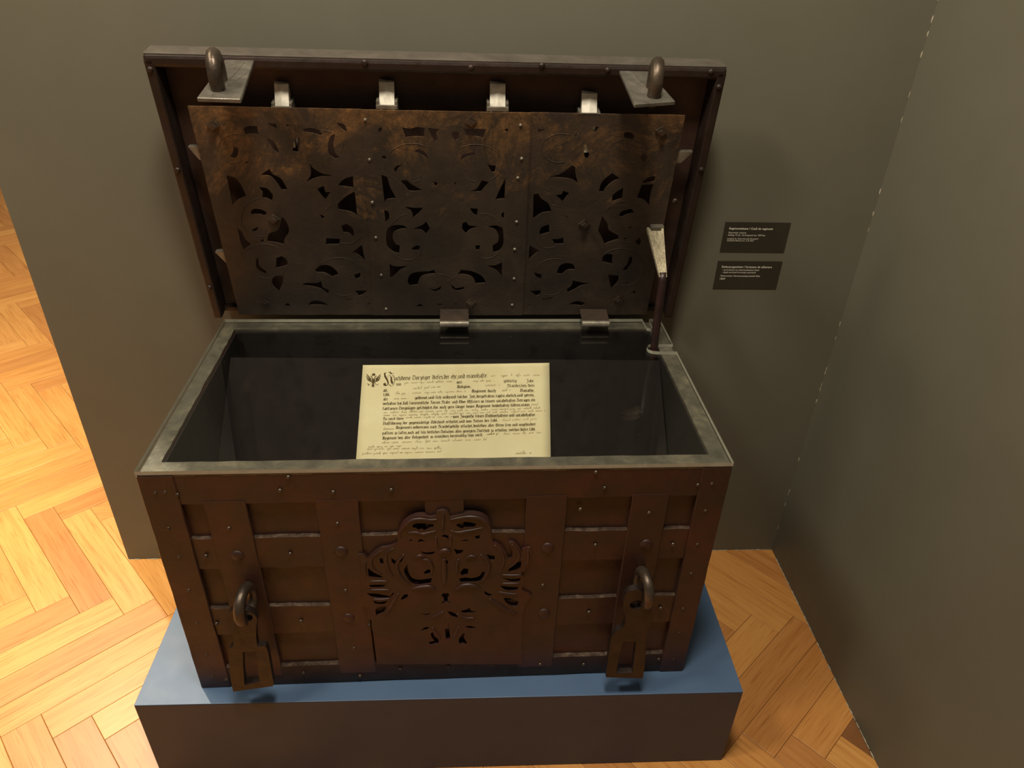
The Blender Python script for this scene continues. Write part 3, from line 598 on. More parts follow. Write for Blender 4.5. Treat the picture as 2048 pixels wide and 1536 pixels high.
# pierced eagle lock plate
V2 = lambda l: [Vector((a / 1e4, b / 1e4)) for a, b in l]
eo = smooth_loop(V2(EAGLE), 3, 60)
eh = [smooth_loop(V2(h), 3, 55) for h in EAGLE_HOLES]
lock = obj('lock_plate', plate_bm(eo, eh, lambda x, z, dd: Vector((x, -.004 + dd, z)), .012), M_red, chest)
def ridge(pts, r):               # raised modelling on the eagle
    P = [Vector((p.x, -.0036, p.y)) for p in smooth_open([Vector((a / 1e4, b / 1e4)) for a, b in pts], 4)]
    n = len(P)
    return tube(P, [r * (.35 + .65 * math.sin(math.pi * (i + .5) / n)) for i in range(n)], 8, ref=Vector((0, 1, 0)))

bm = bmesh.new()
for r_, pts in RELIEF:
    t = ridge(pts, r_ / 1e4)
    me = bpy.data.meshes.new('tmp'); t.to_mesh(me); t.free(); bm.from_mesh(me); bpy.data.meshes.remove(me)
obj('eagle_relief', bm, M_red, lock, True)

# staple rings and slotted hasps on the front
def oval_ring(c, ax_a, ax_b, ra, rb, r, n=28, flat=1.0):
    P = [Vector(c) + ax_a * ra * math.cos(2*math.pi*i/n) + ax_b * rb * math.sin(2*math.pi*i/n) for i in range(n)]
    return tube(P, r, 10, True, flat, ref=ax_a.cross(ax_b))
YV, ZV, XV = Vector((0, 1, 0)), Vector((0, 0, 1)), Vector((1, 0, 0))
for (cx, cz), tilt in zip(RINGS, (.12, -.12)):
    ax = (YV * math.cos(tilt) + XV * math.sin(tilt))
    obj('staple_ring', oval_ring((cx / 1e4, -.026, cz / 1e4), ax, ZV, .030, .031, .0102), M_ring, chest, True)
for nm, sl, eye in ((HASP_L, HASP_LS, HASP_EYE[0]), (HASP_R, HASP_RS, HASP_EYE[1])):
    ol = smooth_loop(V2(nm), 3, 50)
    slot = V2(sl)
    e = Vector((eye[0] / 1e4, eye[1] / 1e4))
    hole = [e + Vector((math.cos(t), math.sin(t))) * .0125 for t in [i * math.pi / 8 for i in range(16)]]
    bm = plate_bm(ol, [slot, hole], lambda x, z, dd: Vector((x, -.050 + dd - .02 * max(0, .5 - z) , z)), .013)
    obj('hasp', bm, M_hasp, chest)

# ------------------------------------------------------------------ the lid
bm = bmesh.new()
def lid_box(bm, x0, x1, t0, t1, s0, s1, bev=.002):
    b = box((x0, t0, s0), (x1, t1, s1), bev)
    map_bm(b, lambda c: LD(c.x, c.y, c.z))
    me = bpy.data.meshes.new('tmp'); b.to_mesh(me); b.free(); bm.from_mesh(me); bpy.data.meshes.remove(me)
lid_box(bm, -.521, .528, .002, .566, -.052, -.044, .003)
lid_box(bm, -.522, -.504, .002, .560, -.050, .0, .0035)
lid_box(bm, .511, .529, .002, .560, -.050, .0, .0035)
lid_box(bm, -.522, .529, .545, .567, -.051, .0, .006)
lid_box(bm, -.505, .512, .002, .012, -.050, -.03, .001)
lid = obj('lid', bm, M_iron, chest)
bm = bmesh.new(); lid_box(bm, -.5205, .5275, .566, .5692, -.049, -.0045, .0012)
obj('lid_top_strip', bm, M_top, lid)
bm = bmesh.new(); lid_box(bm, -.503, .510, .013, .544, -.0440, -.0425, .0005)
obj('lid_lining', bm, M_dark, lid)

sx = [v[0] / 1e4 for v in SEAMS]; sL = (sx[0] + sx[1]) / 2; sR = (sx[2] + sx[3]) / 2
def seam(xa, xb, t): return xa + (xb - xa) * (.4775 - t) / (.4775 - .0116)
panels = [(-.4645, None), (None, None), (None, .4655)]
allh = [V2(h) for h in HOLES]
names = ('pierced_plate', 'pierced_plate', 'pierced_plate')
TT, TB = .4785, .0125
def edge_pts(kind, up):
    ts = [TB + (TT - TB) * i / 14 for i in range(15)]
    if not up: ts = ts[::-1]
    f = {'l': lambda t: -.4645, 'sl': lambda t: seam(sx[0], sx[1], t), 'sr': lambda t: seam(sx[2], sx[3], t), 'r': lambda t: .4655}[kind]
    return [Vector((f(t) + .0008 * pnoise(Vector((t * 30, 1, len(kind)))), t)) for t in ts]
plates = []
for i, (le, re) in enumerate((('l', 'sl'), ('sl', 'sr'), ('sr', 'r'))):
    L0, R0 = edge_pts(le, False), edge_pts(re, True)
    top = [Vector((R0[-1].x + (L0[0].x - R0[-1].x) * k / 12, TT + .0009 * pnoise(Vector((k * 1.3, i * 4, 2))))) for k in range(1, 12)]
    bot = [Vector((L0[-1].x + (R0[0].x - L0[-1].x) * k / 12, TB + .0012 * pnoise(Vector((k * 1.7, i * 4, 7))))) for k in range(1, 12)]
    ol = L0 + bot + R0 + top
    hs = []
    for h in allh:
        cx = sum(p.x for p in h) / len(h); ct = sum(p.y for p in h) / len(h)
        a = -9 if le == 'l' else seam(sx[0], sx[1], ct) if le == 'sl' else seam(sx[2], sx[3], ct)
        b = 9 if re == 'r' else seam(sx[0], sx[1], ct) if re == 'sl' else seam(sx[2], sx[3], ct)
        if a < cx < b:
            hh = smooth_loop(h, 4, 48)
            for p in hh:
                p.x = min(max(p.x, a + .004), b - .004); p.y = min(max(p.y, TB + .006), TT - .006)
            hs.append(hh)
    lift = .0022 if i == 1 else 0.0
    plates.append(obj('pierced_plate', plate_bm(ol, hs, lambda x, t, dd: LD(x, t, lift - dd), .0034), M_fret, lid))
def in_poly(p, poly):
    c = False
    for a, q in zip(poly, poly[1:] + poly[:1]):
        if (a.y > p.y) != (q.y > p.y) and p.x < (q.x - a.x) * (p.y - a.y) / (q.y - a.y) + a.x: c = not c
    return c
def near_hole(p):
    for h in allh:
        if in_poly(p, h): return True
        for a, q in zip(h, h[1:] + h[:1]):
            d_ = q - a
            t = max(0, min(1, (p - a).dot(d_) / max(d_.length_squared, 1e-12)))
            if (a + d_ * t - p).length < .0022: return True
    return False
for sc_, pts in SCROLLS:
    run = []
    for p in smooth_open([Vector((a / 1e4, t / 1e4)) for a, t in pts]) + [None]:
        if p is not None and not near_hole(p) and abs(p.x - sL) > .014 and abs(p.x - sR) > .008 and p.y < TT - .004:
            run.append(p)
            continue
        if len(run) > 6:
            mid_ = sL < run[0].x < sR
            n_ = len(run)
            t_ = tube([LD(p_.x, p_.y, -.0001 + (.0022 if mid_ else 0)) for p_ in run], [.0008 * min(1, .3 + .35 * min(k, n_ - 1 - k)) for k in range(n_)], 6, ref=NN)
            obj('chased_line', t_, M_fret, lid, True)
        run = []
LROT = Matrix((XV, -NN, DL)).transposed().to_4x4()   # local -y points out of the lid
def lid_m(x, t, s): return Matrix.Translation(LD(x, t, s)) @ LROT
for x, t in PLATE_RIVETS: inst('rivet', ME_plate, lid_m(x / 1e4, t / 1e4, .0022), plates[1])
for x, t in RIM_RIVETS: inst('rivet', ME_lid, lid_m(min(max(x / 1e4, -.513), .520), t / 1e4, .0), lid)
for x, t in PANEL_RIVETS: inst('rivet', ME_lid, lid_m(x / 1e4, t / 1e4, .0), lid)
# square nuts on diamond washers
bm = bmesh.new()
dia = [(0, .0115), (.0125, 0), (0, -.0115), (-.0125, 0)]
a = [bm.verts.new((x, 0, z)) for x, z in dia]; b = [bm.verts.new((x * .9, -.0035, z * .9)) for x, z in dia]
for i in range(4): bm.faces.new((a[i], a[(i + 1) % 4], b[(i + 1) % 4], b[i]))
bm.faces.new(b)
c = [bm.verts.new((x * .55, -.0035, z * .55)) for x, z in dia]; e = [bm.verts.new((x * .5, -.011, z * .5)) for x, z in dia]
for i in range(4): bm.faces.new((c[i], c[(i + 1) % 4], e[(i + 1) % 4], e[i]))
bm.faces.new(e)
bmesh.ops.recalc_face_normals(bm, faces=bm.faces)
ME_nut = bpy.data.meshes.new('nut'); bm.to_mesh(bm_me := ME_nut); bm.free(); ME_nut.materials.append(M_ring)
for x, t in NUTS: inst('square_nut', ME_nut, lid_m(x / 1e4, t / 1e4, .0012) @ Matrix.Rotation(random.uniform(-.2, .2), 4, 'Y'), lid)

# spring bolts shooting out above the plate
for (xa, xb), (xc, tt) in zip(BOLT_X, BOLTS):
    x0, x1, t1 = xa / 1e4, xb / 1e4, tt / 1e4
    xm = (x0 + x1) / 2
    bm = bmesh.new()
    prof = [(x0, -.036), (x0, -.0075), (xm, -.0050), (x1, -.0075), (x1, -.036)]
    lo = [bm.verts.new(LD(x, .40, s)) for x, s in prof]
    mid = [bm.verts.new(LD(x, t1 - .040, s)) for x, s in prof]
    hi = [bm.verts.new(LD(x, t1 - .003 * (k > 0), s if s < -.03 else s - .022)) for k, (x, s) in enumerate(prof)]
    for A, B in ((lo, mid), (mid, hi)):
        for k in range(5): bm.faces.new((A[k], A[(k + 1) % 5], B[(k + 1) % 5], B[k]))
    bm.faces.new(lo); bm.faces.new(list(reversed(hi)))
    bo = obj('spring_bolt', bm, M_bright, lid)
    bm = bmesh.new()
    for ga, gb, sa, sb in ((x0 - .006, x0 - .0008, -.042, -.006), (x1 + .0008, x1 + .006, -.042, -.006), (x0 - .006, x1 + .006, -.0042, .0)):
        lid_box(bm, ga, gb, .468 if ga > x1 or gb < x0 else .4795, t1 - (.030 if ga > x1 or gb < x0 else .036), sa, sb, .001)
    obj('bolt_guide', bm, M_steel, lid)
def side_bolt(pts, s0, s1):
    bm = bmesh.new()
    A = [bm.verts.new(LD(x, t, s0)) for x, t in pts]; B = [bm.verts.new(LD(x, t, s1)) for x, t in pts]
    n = len(pts)
    bm.faces.new(A); bm.faces.new(list(reversed(B)))
    for i in range(n): bm.faces.new((A[i], A[(i + 1) % n], B[(i + 1) % n], B[i]))
    obj('side_bolt', bm, M_steel, lid)
side_bolt([(-.4855, .398), (-.455, .398), (-.455, .372), (-.470, .372)], -.020, -.008)
side_bolt([(-.4855, .168), (-.455, .172), (-.455, .142), (-.468, .142)], -.020, -.008)
side_bolt([(.498, .403), (.455, .403), (.455, .380), (.478, .380)], -.020, -.008)

# hasp flaps standing out of the lid edge, each with a big oval staple ring
for fl, tr, side, rg in ((FLAPS[0], .5615, -1, FLAP_RING[0]), (FLAPS[1], .5585, 1, FLAP_RING[2])):
    (xa, _), (xb, _), (xc, sc_), (xd, sd_) = fl
    bm = bmesh.new()
    top = [bm.verts.new(LD(x, tr, s)) for x, s in ((xa, -.004), (xb, -.004), (xc, sc_), (xd, sd_))]
    bot = [bm.verts.new(LD(x, tr - .007, s)) for x, s in ((xa, -.004), (xb, -.004), (xc, sc_), (xd, sd_))]
    bm.faces.new(top); bm.faces.new(list(reversed(bot)))
    for i in range(4): bm.faces.new((top[i], top[(i + 1) % 4], bot[(i + 1) % 4], bot[i]))
    bmesh.ops.bevel(bm, geom=list(bm.edges), offset=.0012, segments=1, affect='EDGES')
    obj('hasp_flap', bm, M_flap, lid)
    for k, (u0, v0, u1, v1) in enumerate(((.72, .05, .38, .82), (.95, .30, .55, .72), (.10, .62, .34, .95))):
        q = []
        for u, v in ((u0, v0), ((u0 + u1) / 2 + .01, (v0 + v1) / 2), (u1, v1)):
            xl_ = xa + (xd - xa) * v; xr_ = xb + (xc - xb) * v; se = sd_ + (sc_ - sd_) * u
            q.append(LD(xl_ + (xr_ - xl_) * (u if side < 0 else 1 - u), tr + .0002, se * v))
        obj('scored_line', tube(q, [.0004, .0011, .0004], 6, ref=XV), M_steel, lid)
    xr, sr = (xa + xb + xc + xd) / 4 + (-.008 if side < 0 else .010), rg[1] - .024
    obj('staple_ring', oval_ring(LD(xr, tr + .016, sr), (NN - XV * .17 * side).normalized(), DL, .026, .030, .0118), M_ring, lid, True)

# hinges at the back edge
for x0, x1 in ((-.014, .050), (.306, .368)):
    bm = tube([(x0, .492, .8245), (x1, .492, .8245)], .0075, 14, ref=ZV)
    hg = obj('hinge', bm, M_steel, chest, False)
    bm = bmesh.new()
    pa, pb = Vector((0, .4865, .829)), LD(0, .028, .006)
    vs = []
    for x in (x0, x1):
        for P in (pa, pb):
            for oz in (0, .0035): vs.append(bm.verts.new((x, P.y + oz, P.z + oz * .6)))
    for f in ((0, 1, 3, 2), (4, 6, 7, 5), (0, 4, 5, 1), (2, 3, 7, 6), (0, 2, 6, 4), (1, 5, 7, 3)): bm.faces.new([vs[i] for i in f])
    obj('hinge_leaf', bm, M_fret, hg)

# lid stay
pts = [(.456, .400, .70), (.4565, .411, .80), (.4555, .4135, .83), (.4535, .413, .90), (.4525, .413, .965), (.4520, .418, .982)]
stay = obj('lid_stay', tube(pts, [.0085, .0085, .0085, .009, .0085, .0075], 8, flat=1.0), M_rod, chest, True)
bm = bmesh.new()
A, B = Vector((.4522, .414, .972)), Vector((.4475, .496, 1.046))
ax = (B - A).normalized(); nrm = ax.cross(XV).normalized()
if nrm.y > 0: nrm = -nrm
blade = [(-.0072, 0), (.0080, 0), (.0150, 1.03), (.0115, 1.03), (.0085, .955), (-.0125, .955), (-.0165, 1.03), (-.0205, 1.03)]
Ln = (B - A).length
fr = [bm.verts.new(A + XV * x + ax * (v * Ln) + nrm * .004) for x, v in blade]
bk = [bm.verts.new(A + XV * x + ax * (v * Ln) - nrm * .004) for x, v in blade]
bm.faces.new(fr); bm.faces.new(list(reversed(bk)))
for i in range(len(blade)): bm.faces.new((fr[i], fr[(i + 1) % 8], bk[(i + 1) % 8], bk[i]))
bmesh.ops.triangulate(bm, faces=[f for f in bm.faces if len(f.verts) > 4])
tag(obj('stay_blade', bm, M_hammered, stay), 'bright hammered forked end of the stay')

bm = bmesh.new()
lid_box(bm, .436, .464, .236, .247, -.003, .012, .0015)
obj('stay_catch', bm, M_steel, lid)

# ------------------------------------------------------------------ glass cover
gx0, gx1, gy0, gy1 = -.5, .5, -.0005, DEP
ol = [(gx0, gy0), (gx1, gy0), (gx1, .3875)] + [(.4607, .3880), (.447, .3905), (.4395, .398), (.4385, .408), (.444, .4185), (.452, .4215), (.468, .4205), (gx1, .4205), (gx1, gy1), (.4745, gy1), (.4725, .499), (.4685, .495), (.4635, .495), (.4595, .499), (.4575, gy1), (gx0, gy1)]
bm = plate_bm([Vector(p) for p in ol], [], lambda x, y, dd: Vector((x, y, HZ - dd)), .0075)
bm.normal_update()
for f in bm.faces:
    if abs(f.normal.z) < .5: f.material_index = 1
g = obj('glass_cover', bm, [M_glass, M_glass_edge])
tag(g, 'clear acrylic sheet with sawn edges lying over the open top of the strongbox', 'glass cover')

# ------------------------------------------------------------------ the document on its slanted board
DO, DX, DU = Vector(DOC['o']), Vector(DOC['ex']), Vector(DOC['up'])
DNRM = DX.cross(DU).normalized()
if DNRM.z < 0: DNRM = -DNRM
def DP(x, y, h=0.0):
    f = FOLD / 1e4
    crease = .0012 * math.exp(-((y - f) / .006) ** 2)
    curl = .0015 * (x / .2) ** 2
    return DO + DX * x + DU * y + DNRM * (h + .0012 + curl - crease * .6)
bm = box((-.476, -.24, -.012), (.444, .214, -.0012), .001)
map_bm(bm, lambda c: DO + DX * c.x + DU * c.y + DNRM * c.z)
board = empty('display_board', (.017, .26, HP + .02))
tag(board, 'dark slanted board inside the strongbox holding up the document', 'board')
obj('board_panel', bm, M_board, board)
for x in (-.38, .36):
    obj('support_leg', box((x, .30, HP + .0205), (x + .02, .32, .690), .001), M_board, board)
doc = empty('discharge_document', DP(0, 0))
tag(doc, 'yellowed printed discharge certificate with faded handwriting lying under the glass', 'document')
bm = bmesh.new()
TL, TR, BR, BL = Vector((-.1963, .1970)), Vector((.2020, .2048)), Vector((.1985, -.036)), Vector((-.1995, -.036))
nx, ny = 20, 30
gt, gb = [], []
for j in range(ny + 1):
    for i in range(nx + 1):
        u, v = i / nx, j / ny
        p = (BL * (1 - u) + BR * u) * (1 - v) + (TL * (1 - u) + TR * u) * v
        gt.append(bm.verts.new(DP(p.x, p.y, 0))); gb.append(bm.verts.new(DP(p.x, p.y, -.0004)))
ix = lambda i, j: j * (nx + 1) + i
for j in range(ny):
    for i in range(nx):
        q = [ix(i, j), ix(i + 1, j), ix(i + 1, j + 1), ix(i, j + 1)]
        bm.faces.new([gt[k] for k in q]); bm.faces.new([gb[k] for k in reversed(q)])
brd = [ix(i, 0) for i in range(nx)] + [ix(nx, j) for j in range(ny)] + [ix(i, ny) for i in range(nx, 0, -1)] + [ix(0, j) for j in range(ny, 0, -1)]
for k in range(len(brd)):
    a, b = brd[k], brd[(k + 1) % len(brd)]
    bm.faces.new((gt[a], gt[b], gb[b], gb[a]))
obj('paper_sheet', bm, M_paper, doc, True)

# broken-letter type drawn with a broad nib
def Mn(x): return [(x - .09, .88), (x, .97), (x, .1), (x + .1, .02)]
def bowl(x=0): return [(x, .85), (x + .16, 1), (x + .33, .85), (x + .33, .15), (x + .16, 0), (x, .15)]
GL = {
 'i': (.28, [Mn(0), [(-.05, 1.40), (.07, 1.28)]]), 'n': (.55, [Mn(0), [(.02, .85), (.22, 1), (.33, .88), (.33, .1), (.43, .02)]]),
 'm': (.9, [Mn(0), [(.02, .85), (.22, 1), (.33, .88), (.33, .06)], [(.36, .85), (.55, 1), (.66, .88), (.66, .1), (.76, .02)]]),
 'u': (.55, [Mn(0), Mn(.33), [(.05, .08), (.3, .2)]]), 'r': (.38, [Mn(0), [(.02, .84), (.2, 1), (.28, .9)]]),
 'e': (.42, [[(.02, .5), (.3, .74), (.16, 1), (0, .85), (0, .15), (.14, 0), (.3, .12)]]),
 'a': (.5, [[(0, .9), (.16, 1), (.31, .88), (.31, .1), (.41, .02)], [(.3, .6), (.0, .38), (.05, .05), (.28, .16)]]),
 'c': (.4, [[(.28, .9), (.14, 1), (0, .85), (0, .15), (.12, 0), (.28, .1)]]), 'o': (.5, [bowl() + [(0, .85)]]),
 'd': (.5, [[(-.02, 1.45), (.3, 1.1), (.34, .85), (.34, .15), (.16, 0), (0, .15), (0, .8), (.16, .98), (.32, .85)]]),
 'b': (.5, [[(0, 1.5), (0, .1), (.16, 0), (.33, .15), (.33, .85), (.16, 1), (.02, .86)]]),
 'h': (.52, [[(0, 1.5), (0, .02)], [(.02, .85), (.2, 1), (.33, .85), (.33, .1), (.18, -.35)]]),
 'g': (.5, [[(.3, .9), (.14, 1), (0, .85), (0, .2), (.14, .05), (.33, .25)], [(.33, 1.0), (.33, -.2), (.16, -.42), (-.02, -.3)]]),
 'l': (.27, [[(0, 1.5), (0, .12), (.1, .02)]]), 't': (.34, [[(0, 1.28), (0, .12), (.12, .02)], [(-.13, .93), (.18, .93)]]),
 'f': (.36, [[(.24, 1.42), (.1, 1.5), (0, 1.35), (0, -.3)], [(-.12, .9), (.18, .9)]]), 's': (.33, [[(.24, 1.42), (.1, 1.5), (0, 1.35), (0, 0)]]),
 'k': (.42, [[(.22, 1.42), (0, 1.45), (0, .05)], [(-.1, .95), (.22, .95)], [(.02, .55), (.2, .5), (.3, .0)]]),
 'p': (.52, [[(0, 1.05), (0, -.45)], [(.02, .85), (.18, 1), (.33, .85), (.33, .15), (.16, 0), (.02, .12)]]),
 'v': (.5, [[(-.05, 1.1), (0, .85), (0, .15), (.16, 0), (.33, .15), (.33, .8), (.16, 1.02)]]),
 'w': (.85, [[(-.05, 1.1), (0, .85), (0, .12), (.16, .02)], [(.33, 1.05), (.33, .15), (.5, 0), (.66, .15), (.66, .85), (.5, 1.05)]]),
 'y': (.5, [[(-.05, 1.1), (0, .85), (0, .2), (.16, .08)], [(.18, 1.02), (.33, .85), (.33, .1), (.1, -.4)]]),
 'z': (.4, [[(0, .95), (.26, .98), (.1, .6), (.28, .35), (.24, -.15), (.02, -.35)]]), 'x': (.4, [Mn(0), [(.25, 1), (.12, .85)], [(-.1, .5), (.2, .5)], [(.0, .05), (-.1, -.2)]]),
 'ß': (.6, [[(.24, 1.42), (.1, 1.5), (0, 1.35), (0, 0)], [(.2, 1.3), (.4, 1.35), (.28, .8), (.44, .45), (.36, -.15), (.18, -.3)]]),
 '$': (.36, [[(.28, .95), (.12, 1.08), (.02, .85), (.27, .5), (.25, .12), (.1, 0), (0, .12)]]),
 ',': (.26, [[(0, .1), (-.02, -.2)]]), '.': (.26, [[(-.05, .14), (.07, .02)]]), ';': (.28, [[(0, .1), (-.02, -.2)], [(-.05, .76), (.07, .64)]]), '-': (.36, [[(0, .5), (.2, .56)]]),
}
def cap(extra, w=.85):
    return (w, [[(0, 1.45), (.12, 1.55), (.16, 1.2), (.0, .6), (.06, .1), (.3, 0)]] + extra)
GL.update({
 'V': cap([[(.3, 1.5), (.62, 1.3), (.62, .2), (.35, -.02)]]), 'R': cap([[(.3, 1.5), (.6, 1.4), (.58, 1.0), (.36, .8), (.6, .5), (.7, 0)], [(.32, 1.5), (.32, .05)]]),
 'S': (.8, [[(.62, 1.35), (.4, 1.55), (.08, 1.4), (.05, 1.0), (.5, .8), (.62, .4), (.45, .02), (.1, .05), (-.02, .3)], [(.3, 1.5), (.28, .9)]]),
 'J': (.62, [[(-.02, 1.35), (.2, 1.55), (.45, 1.4), (.36, 1.0), (.4, .2), (.2, -.3), (-.02, -.2)]]), 'Z': (.7, [[(0, 1.4), (.25, 1.55), (.5, 1.4), (.2, .95), (.5, .6), (.45, .0), (.2, -.3), (0, -.1)]]),
 'O': (.85, [[(.1, 1.4), (.0, .9), (.05, .2), (.32, 0), (.62, .2), (.65, 1.0), (.4, 1.5), (.15, 1.3)], [(.3, 1.2), (.3, .4)]]), 'H': (.85, [[(0, 1.4), (.2, 1.55), (.25, .9), (.1, .05)], [(.22, .9), (.5, 1.05), (.62, .8), (.6, .1), (.4, -.3)], [(.3, 1.5), (.6, 1.5)]]),
 'M': cap([[(.32, 1.45), (.36, .1)], [(.36, 1.3), (.62, 1.5), (.72, 1.2), (.7, .1), (.82, 0)]], 1.0), 'W': cap([[(.36, 1.5), (.4, .2), (.6, 0), (.78, .3), (.78, 1.2), (.6, 1.5)]], 1.0),
 'A': cap([[(.28, 1.5), (.55, 1.45), (.58, .1), (.7, 0)], [(.2, .7), (.55, .7)]]), 'G': (.8, [[(.6, 1.4), (.3, 1.55), (.04, 1.2), (.02, .4), (.25, 0), (.6, .2), (.6, .8), (.35, .85)], [(.3, 1.45), (.3, .5)]]),
 'B': cap([[(.3, 1.5), (.58, 1.3), (.34, .85), (.62, .5), (.55, .1), (.25, 0)]]), 'L': (.6, [[(.3, 1.5), (.06, 1.3), (.2, 1.0), (.1, .3), (.0, .05), (.3, .1), (.45, 0)]]), 'N': cap([[(.3, 1.4), (.62, .1)], [(.62, 1.5), (.66, .1)]]),
})
UML = {'ä': 'a', 'ö': 'o', 'ü': 'u'}
def nib_text(bm, text, x0, y0, x1, y1, xh, nibw=.20, ang=.70):
    x0, y0, x1, y1, xh = [v / 1e4 for v in (x0, y0, x1, y1, xh)]
    xh *= .62
    segs, cur = [], 0.0
    for i, ch in enumerate(text):
        if ch == ' ': cur += .42; continue
        nxt = text[i + 1] if i + 1 < len(text) else ' '
        key = UML.get(ch, ch)
        if ch == 's' and not nxt.isalpha(): key = '$'
        w, st = GL.get(key, GL['o'])
        for pl in st:
            for a, b in zip(pl, pl[1:]): segs.append((a[0] + cur, a[1], b[0] + cur, b[1]))
        if ch in UML:
            segs += [(cur + .00, 1.42, cur + .10, 1.30), (cur + .24, 1.42, cur + .34, 1.30)]
        cur += w + .04
    sx_ = (math.hypot(x1 - x0, y1 - y0)) / max(cur, .1)
    dirv = Vector((x1 - x0, y1 - y0)).normalized(); nv = Vector((-dirv.y, dirv.x))
    n_ = Vector((math.cos(ang), math.sin(ang))) * nibw / 2
    def place(p):
        q = Vector((x0, y0)) + dirv * (p.x * sx_) + nv * (p.y * xh)
        return DP(q.x, q.y, .0003)
    for a0, b0, a1, b1 in segs:
        p, q = Vector((a0, b0)), Vector((a1, b1))
        d_ = (q - p)
        nn_ = n_
        if abs(d_.x * n_.y - d_.y * n_.x) < .02 * max(d_.length, .01): nn_ = Vector((-n_.y, n_.x)) * .5
        bm.faces.new([bm.verts.new(place(v)) for v in (p - nn_, p + nn_, q + nn_, q - nn_)])
bm = bmesh.new()
for r in RUNS: nib_text(bm, *r, nibw=.20 if r[5] > 70 else .25)
tag(obj('printed_text', bm, M_ink, doc), 'rows of black letter print')

# ornate initial
bm = bmesh.new()
ix0, iy0, ix1, iy1 = [v / 1e4 for v in INITIAL]
def pen(bm, pl, bx, wdt, ang=.6, h=.0003):
    x0, y0, x1, y1 = bx
    pl = [Vector((x0 + (x1 - x0) * a, y0 + (y1 - y0) * b)) for a, b in pl]
    sm = []
    n = len(pl)
    for i in range(n - 1):
        p0, p1, p2, p3 = pl[max(i - 1, 0)], pl[i], pl[i + 1], pl[min(i + 2, n - 1)]
        for k in range(5):
            t = k / 5
            sm.append(.5 * ((2 * p1) + (p2 - p0) * t + (2 * p0 - 5 * p1 + 4 * p2 - p3) * t * t + (3 * p1 - p0 - 3 * p2 + p3) * t ** 3))
    sm.append(pl[-1])
    nv = Vector((math.cos(ang), math.sin(ang))) * wdt / 2; hv = Vector((-nv.y, nv.x)) * .22
    for a, b in zip(sm, sm[1:]):
        bm.faces.new([bm.verts.new(DP(v.x, v.y, h)) for v in (a - nv, a + nv, b + nv, b - nv)])
        bm.faces.new([bm.verts.new(DP(v.x, v.y, h)) for v in (a - hv, a + hv, b + hv, b - hv)])
IB = (ix0, iy0, ix1, iy1)
for pl, w in (([(.02, .95), (.08, .75), (.3, .45), (.4, .2), (.3, .05), (.05, .08), (.02, .22)], .0034), ([(.2, .98), (.02, .78), (.1, .6), (.35, .35)], .0016), ([(.35, .95), (.5, 1.0), (.7, .88), (.92, .95)], .003), ([(.3, .62), (.5, .8), (.62, .6), (.66, .3), (.85, .12)], .0012), ([(.62, .7), (.82, .78), (.95, .6), (.98, .25), (.82, .02), (.6, .03)], .0014), ([(.68, .66), (.72, .4), (.84, .2)], .0036), ([(.05, .1), (.12, .2), (.18, .08)], .003), ([(.5, .05), (.55, .12), (.62, .06)], .0015)):
    pen(bm, pl, IB, w)
obj('ornate_initial', bm, M_ink, doc)

# printed double-headed eagle
bm = bmesh.new()
EB = tuple(v / 1e4 for v in EMBLEM)
def poly(pts):
    bm.faces.new([bm.verts.new(DP(EB[0] + (EB[2] - EB[0]) * x, EB[1] + (EB[3] - EB[1]) * y, .0003)) for x, y in pts])
for s in (-1, 1):
    fx = lambda x: .5 + s * x
    for a, b, c_, d_ in (((.14, .62), (.47, .98), (.50, .92), (.16, .54)), ((.15, .55), (.49, .84), (.50, .77), (.16, .47)), ((.15, .48), (.47, .70), (.47, .62), (.15, .40)), ((.14, .42), (.42, .56), (.40, .48), (.13, .35))):
        poly([(fx(p[0]), p[1]) for p in (a, b, c_, d_)])
    poly([(fx(.03), .58), (fx(.10), .80), (fx(.2), .86), (fx(.22), .80), (fx(.14), .76), (fx(.10), .56)])
    pen(bm, [(.5 + s * .1, .34), (.5 + s * .22, .18), (.5 + s * .34, .2)], EB, .0011)
    pen(bm, [(.5 + s * .28, .10), (.5 + s * .38, .26)], EB, .0016)
poly([(.5 + .13 * math.cos(t * math.pi / 6), .44 + .19 * math.sin(t * math.pi / 6)) for t in range(12)])
poly([(.40, .84), (.60, .84), (.62, .98), (.5, 1.04), (.38, .98)])
poly([(.44, .26), (.56, .26), (.60, .04), (.5, -.02), (.40, .04)])
obj('eagle_emblem', bm, M_ink, doc)

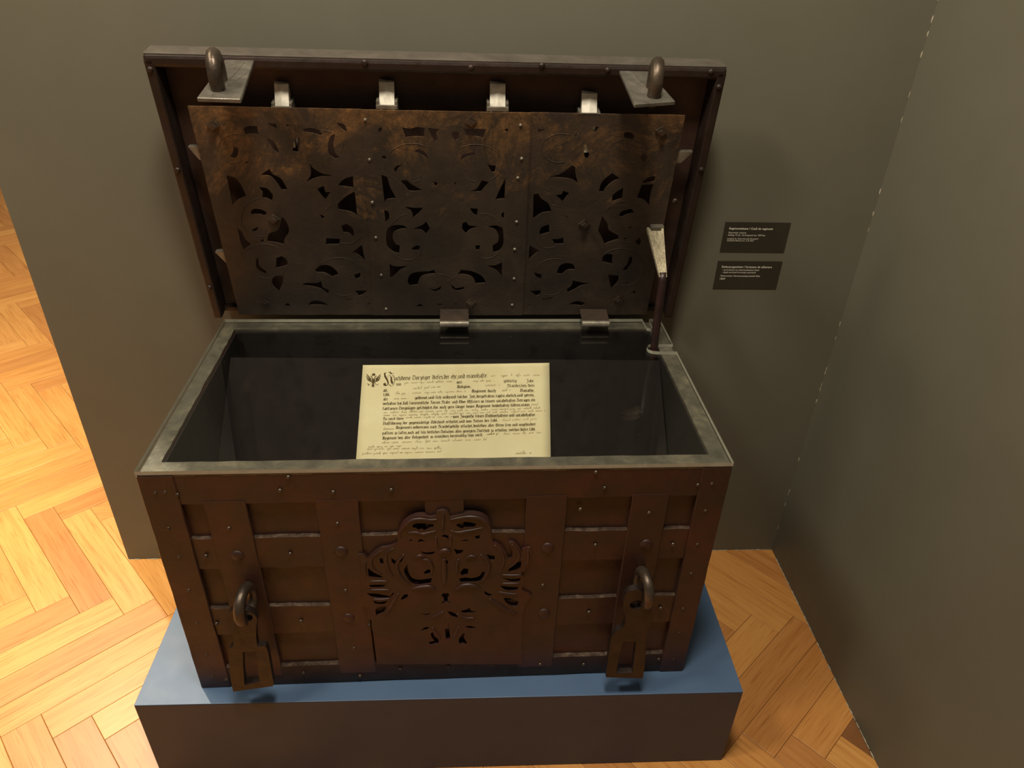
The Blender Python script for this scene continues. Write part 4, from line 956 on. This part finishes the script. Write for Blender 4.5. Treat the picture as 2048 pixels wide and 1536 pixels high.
# faded handwriting
bm = bmesh.new()
rnd = random.Random(4)
for x0, y0, x1, y1, h, k in HAND:
    x0, y0, x1, y1, h = [v / 1e4 for v in (x0, y0, x1, y1, h)]
    Ld = math.hypot(x1 - x0, y1 - y0)
    dirv = Vector((x1 - x0, y1 - y0)).normalized(); nv = Vector((-dirv.y, dirv.x))
    cur = 0
    pts = []
    step = h * .22
    wd = (.0005, .0007, .0009)[k]
    while cur < Ld:
        wl = rnd.randint(4, 9)
        pts = []
        for _ in range(wl * 2):
            r = rnd.random()
            amp = .35 + .25 * rnd.random()
            if r < .10: amp = 1.1
            up = len(pts) % 2 == 0
            yy = amp * h if up else (-.45 * h if r > .95 else rnd.uniform(-.03, .06) * h)
            pts.append((cur + (.5 * yy), yy)); cur += step * rnd.uniform(.6, 1.2)
            if cur > Ld: break
        q = [Vector((x0, y0)) + dirv * a + nv * b for a, b in pts]
        for a, b in zip(q, q[1:]):
            d_ = (b - a)
            if d_.length < 1e-6: continue
            o_ = Vector((-d_.y, d_.x)).normalized() * wd / 2 * (1.3 if b.y < a.y else .7)
            bm.faces.new([bm.verts.new(DP(v.x, v.y, .0003)) for v in (a - o_, a + o_, b + o_, b - o_)])
        cur += h * rnd.uniform(.4, 1.0)
obj('handwriting', bm, M_hand, doc)

# ------------------------------------------------------------------ wall labels
dg = None
def text_bm(body, x0, z0_, x1, size_mul=1.0, bold=.0):
    cu = bpy.data.curves.new('t', 'FONT'); cu.body = body; cu.size = 1.0; cu.offset = bold; cu.resolution_u = 2
    o = bpy.data.objects.new('t', cu); COL.objects.link(o)
    d_ = bpy.context.evaluated_depsgraph_get(); d_.update()
    me = bpy.data.meshes.new_from_object(o.evaluated_get(d_))
    bpy.data.objects.remove(o); bpy.data.curves.remove(cu)
    bm = bmesh.new(); bm.from_mesh(me); bpy.data.meshes.remove(me)
    mx = max(v.co.x for v in bm.verts); mn = min(v.co.x for v in bm.verts)
    k = (x1 - x0) / (mx - mn)
    for v in bm.verts: v.co = WB(x0 + (v.co.x - mn) * k, z0_ + v.co.y * k * size_mul, .0019)
    return bm
LT = ('upper of two black wall labels right of the chest, white German and Romanian text', 'lower of two black wall labels right of the chest, white German and Romanian text')
for li in range(2):
    (ax_, az_), (bx_, bz_), (cx_, cz_), (dx_, dz_) = [(a / 1e4, b / 1e4) for a, b in LAB[li]]
    x0, x1 = (ax_ + dx_) / 2, (bx_ + cx_) / 2
    zt0, zb0 = (az_ + bz_) / 2, (cz_ + dz_) / 2
    lab = empty('wall_label', WB((x0 + x1) / 2, zb0, 0))
    tag(lab, LT[li], 'label', 'black labels on the back wall')
    obj('label_card', map_bm(box((x0, 0, zb0), (x1, .0016, zt0), .0003), lambda c: WB(c.x, c.z, c.y)), M_label, lab)
    bm = bmesh.new()
    for j, (tx, a, b, a1, b1) in enumerate(LABT[li]):
        t = text_bm(tx, a / 1e4, (b + b1) / 2e4, a1 / 1e4, 1.0, .012 if j == 0 else .004)
        me = bpy.data.meshes.new('tmp'); t.to_mesh(me); t.free(); bm.from_mesh(me); bpy.data.meshes.remove(me)
    obj('printed_text', bm, M_white, lab)
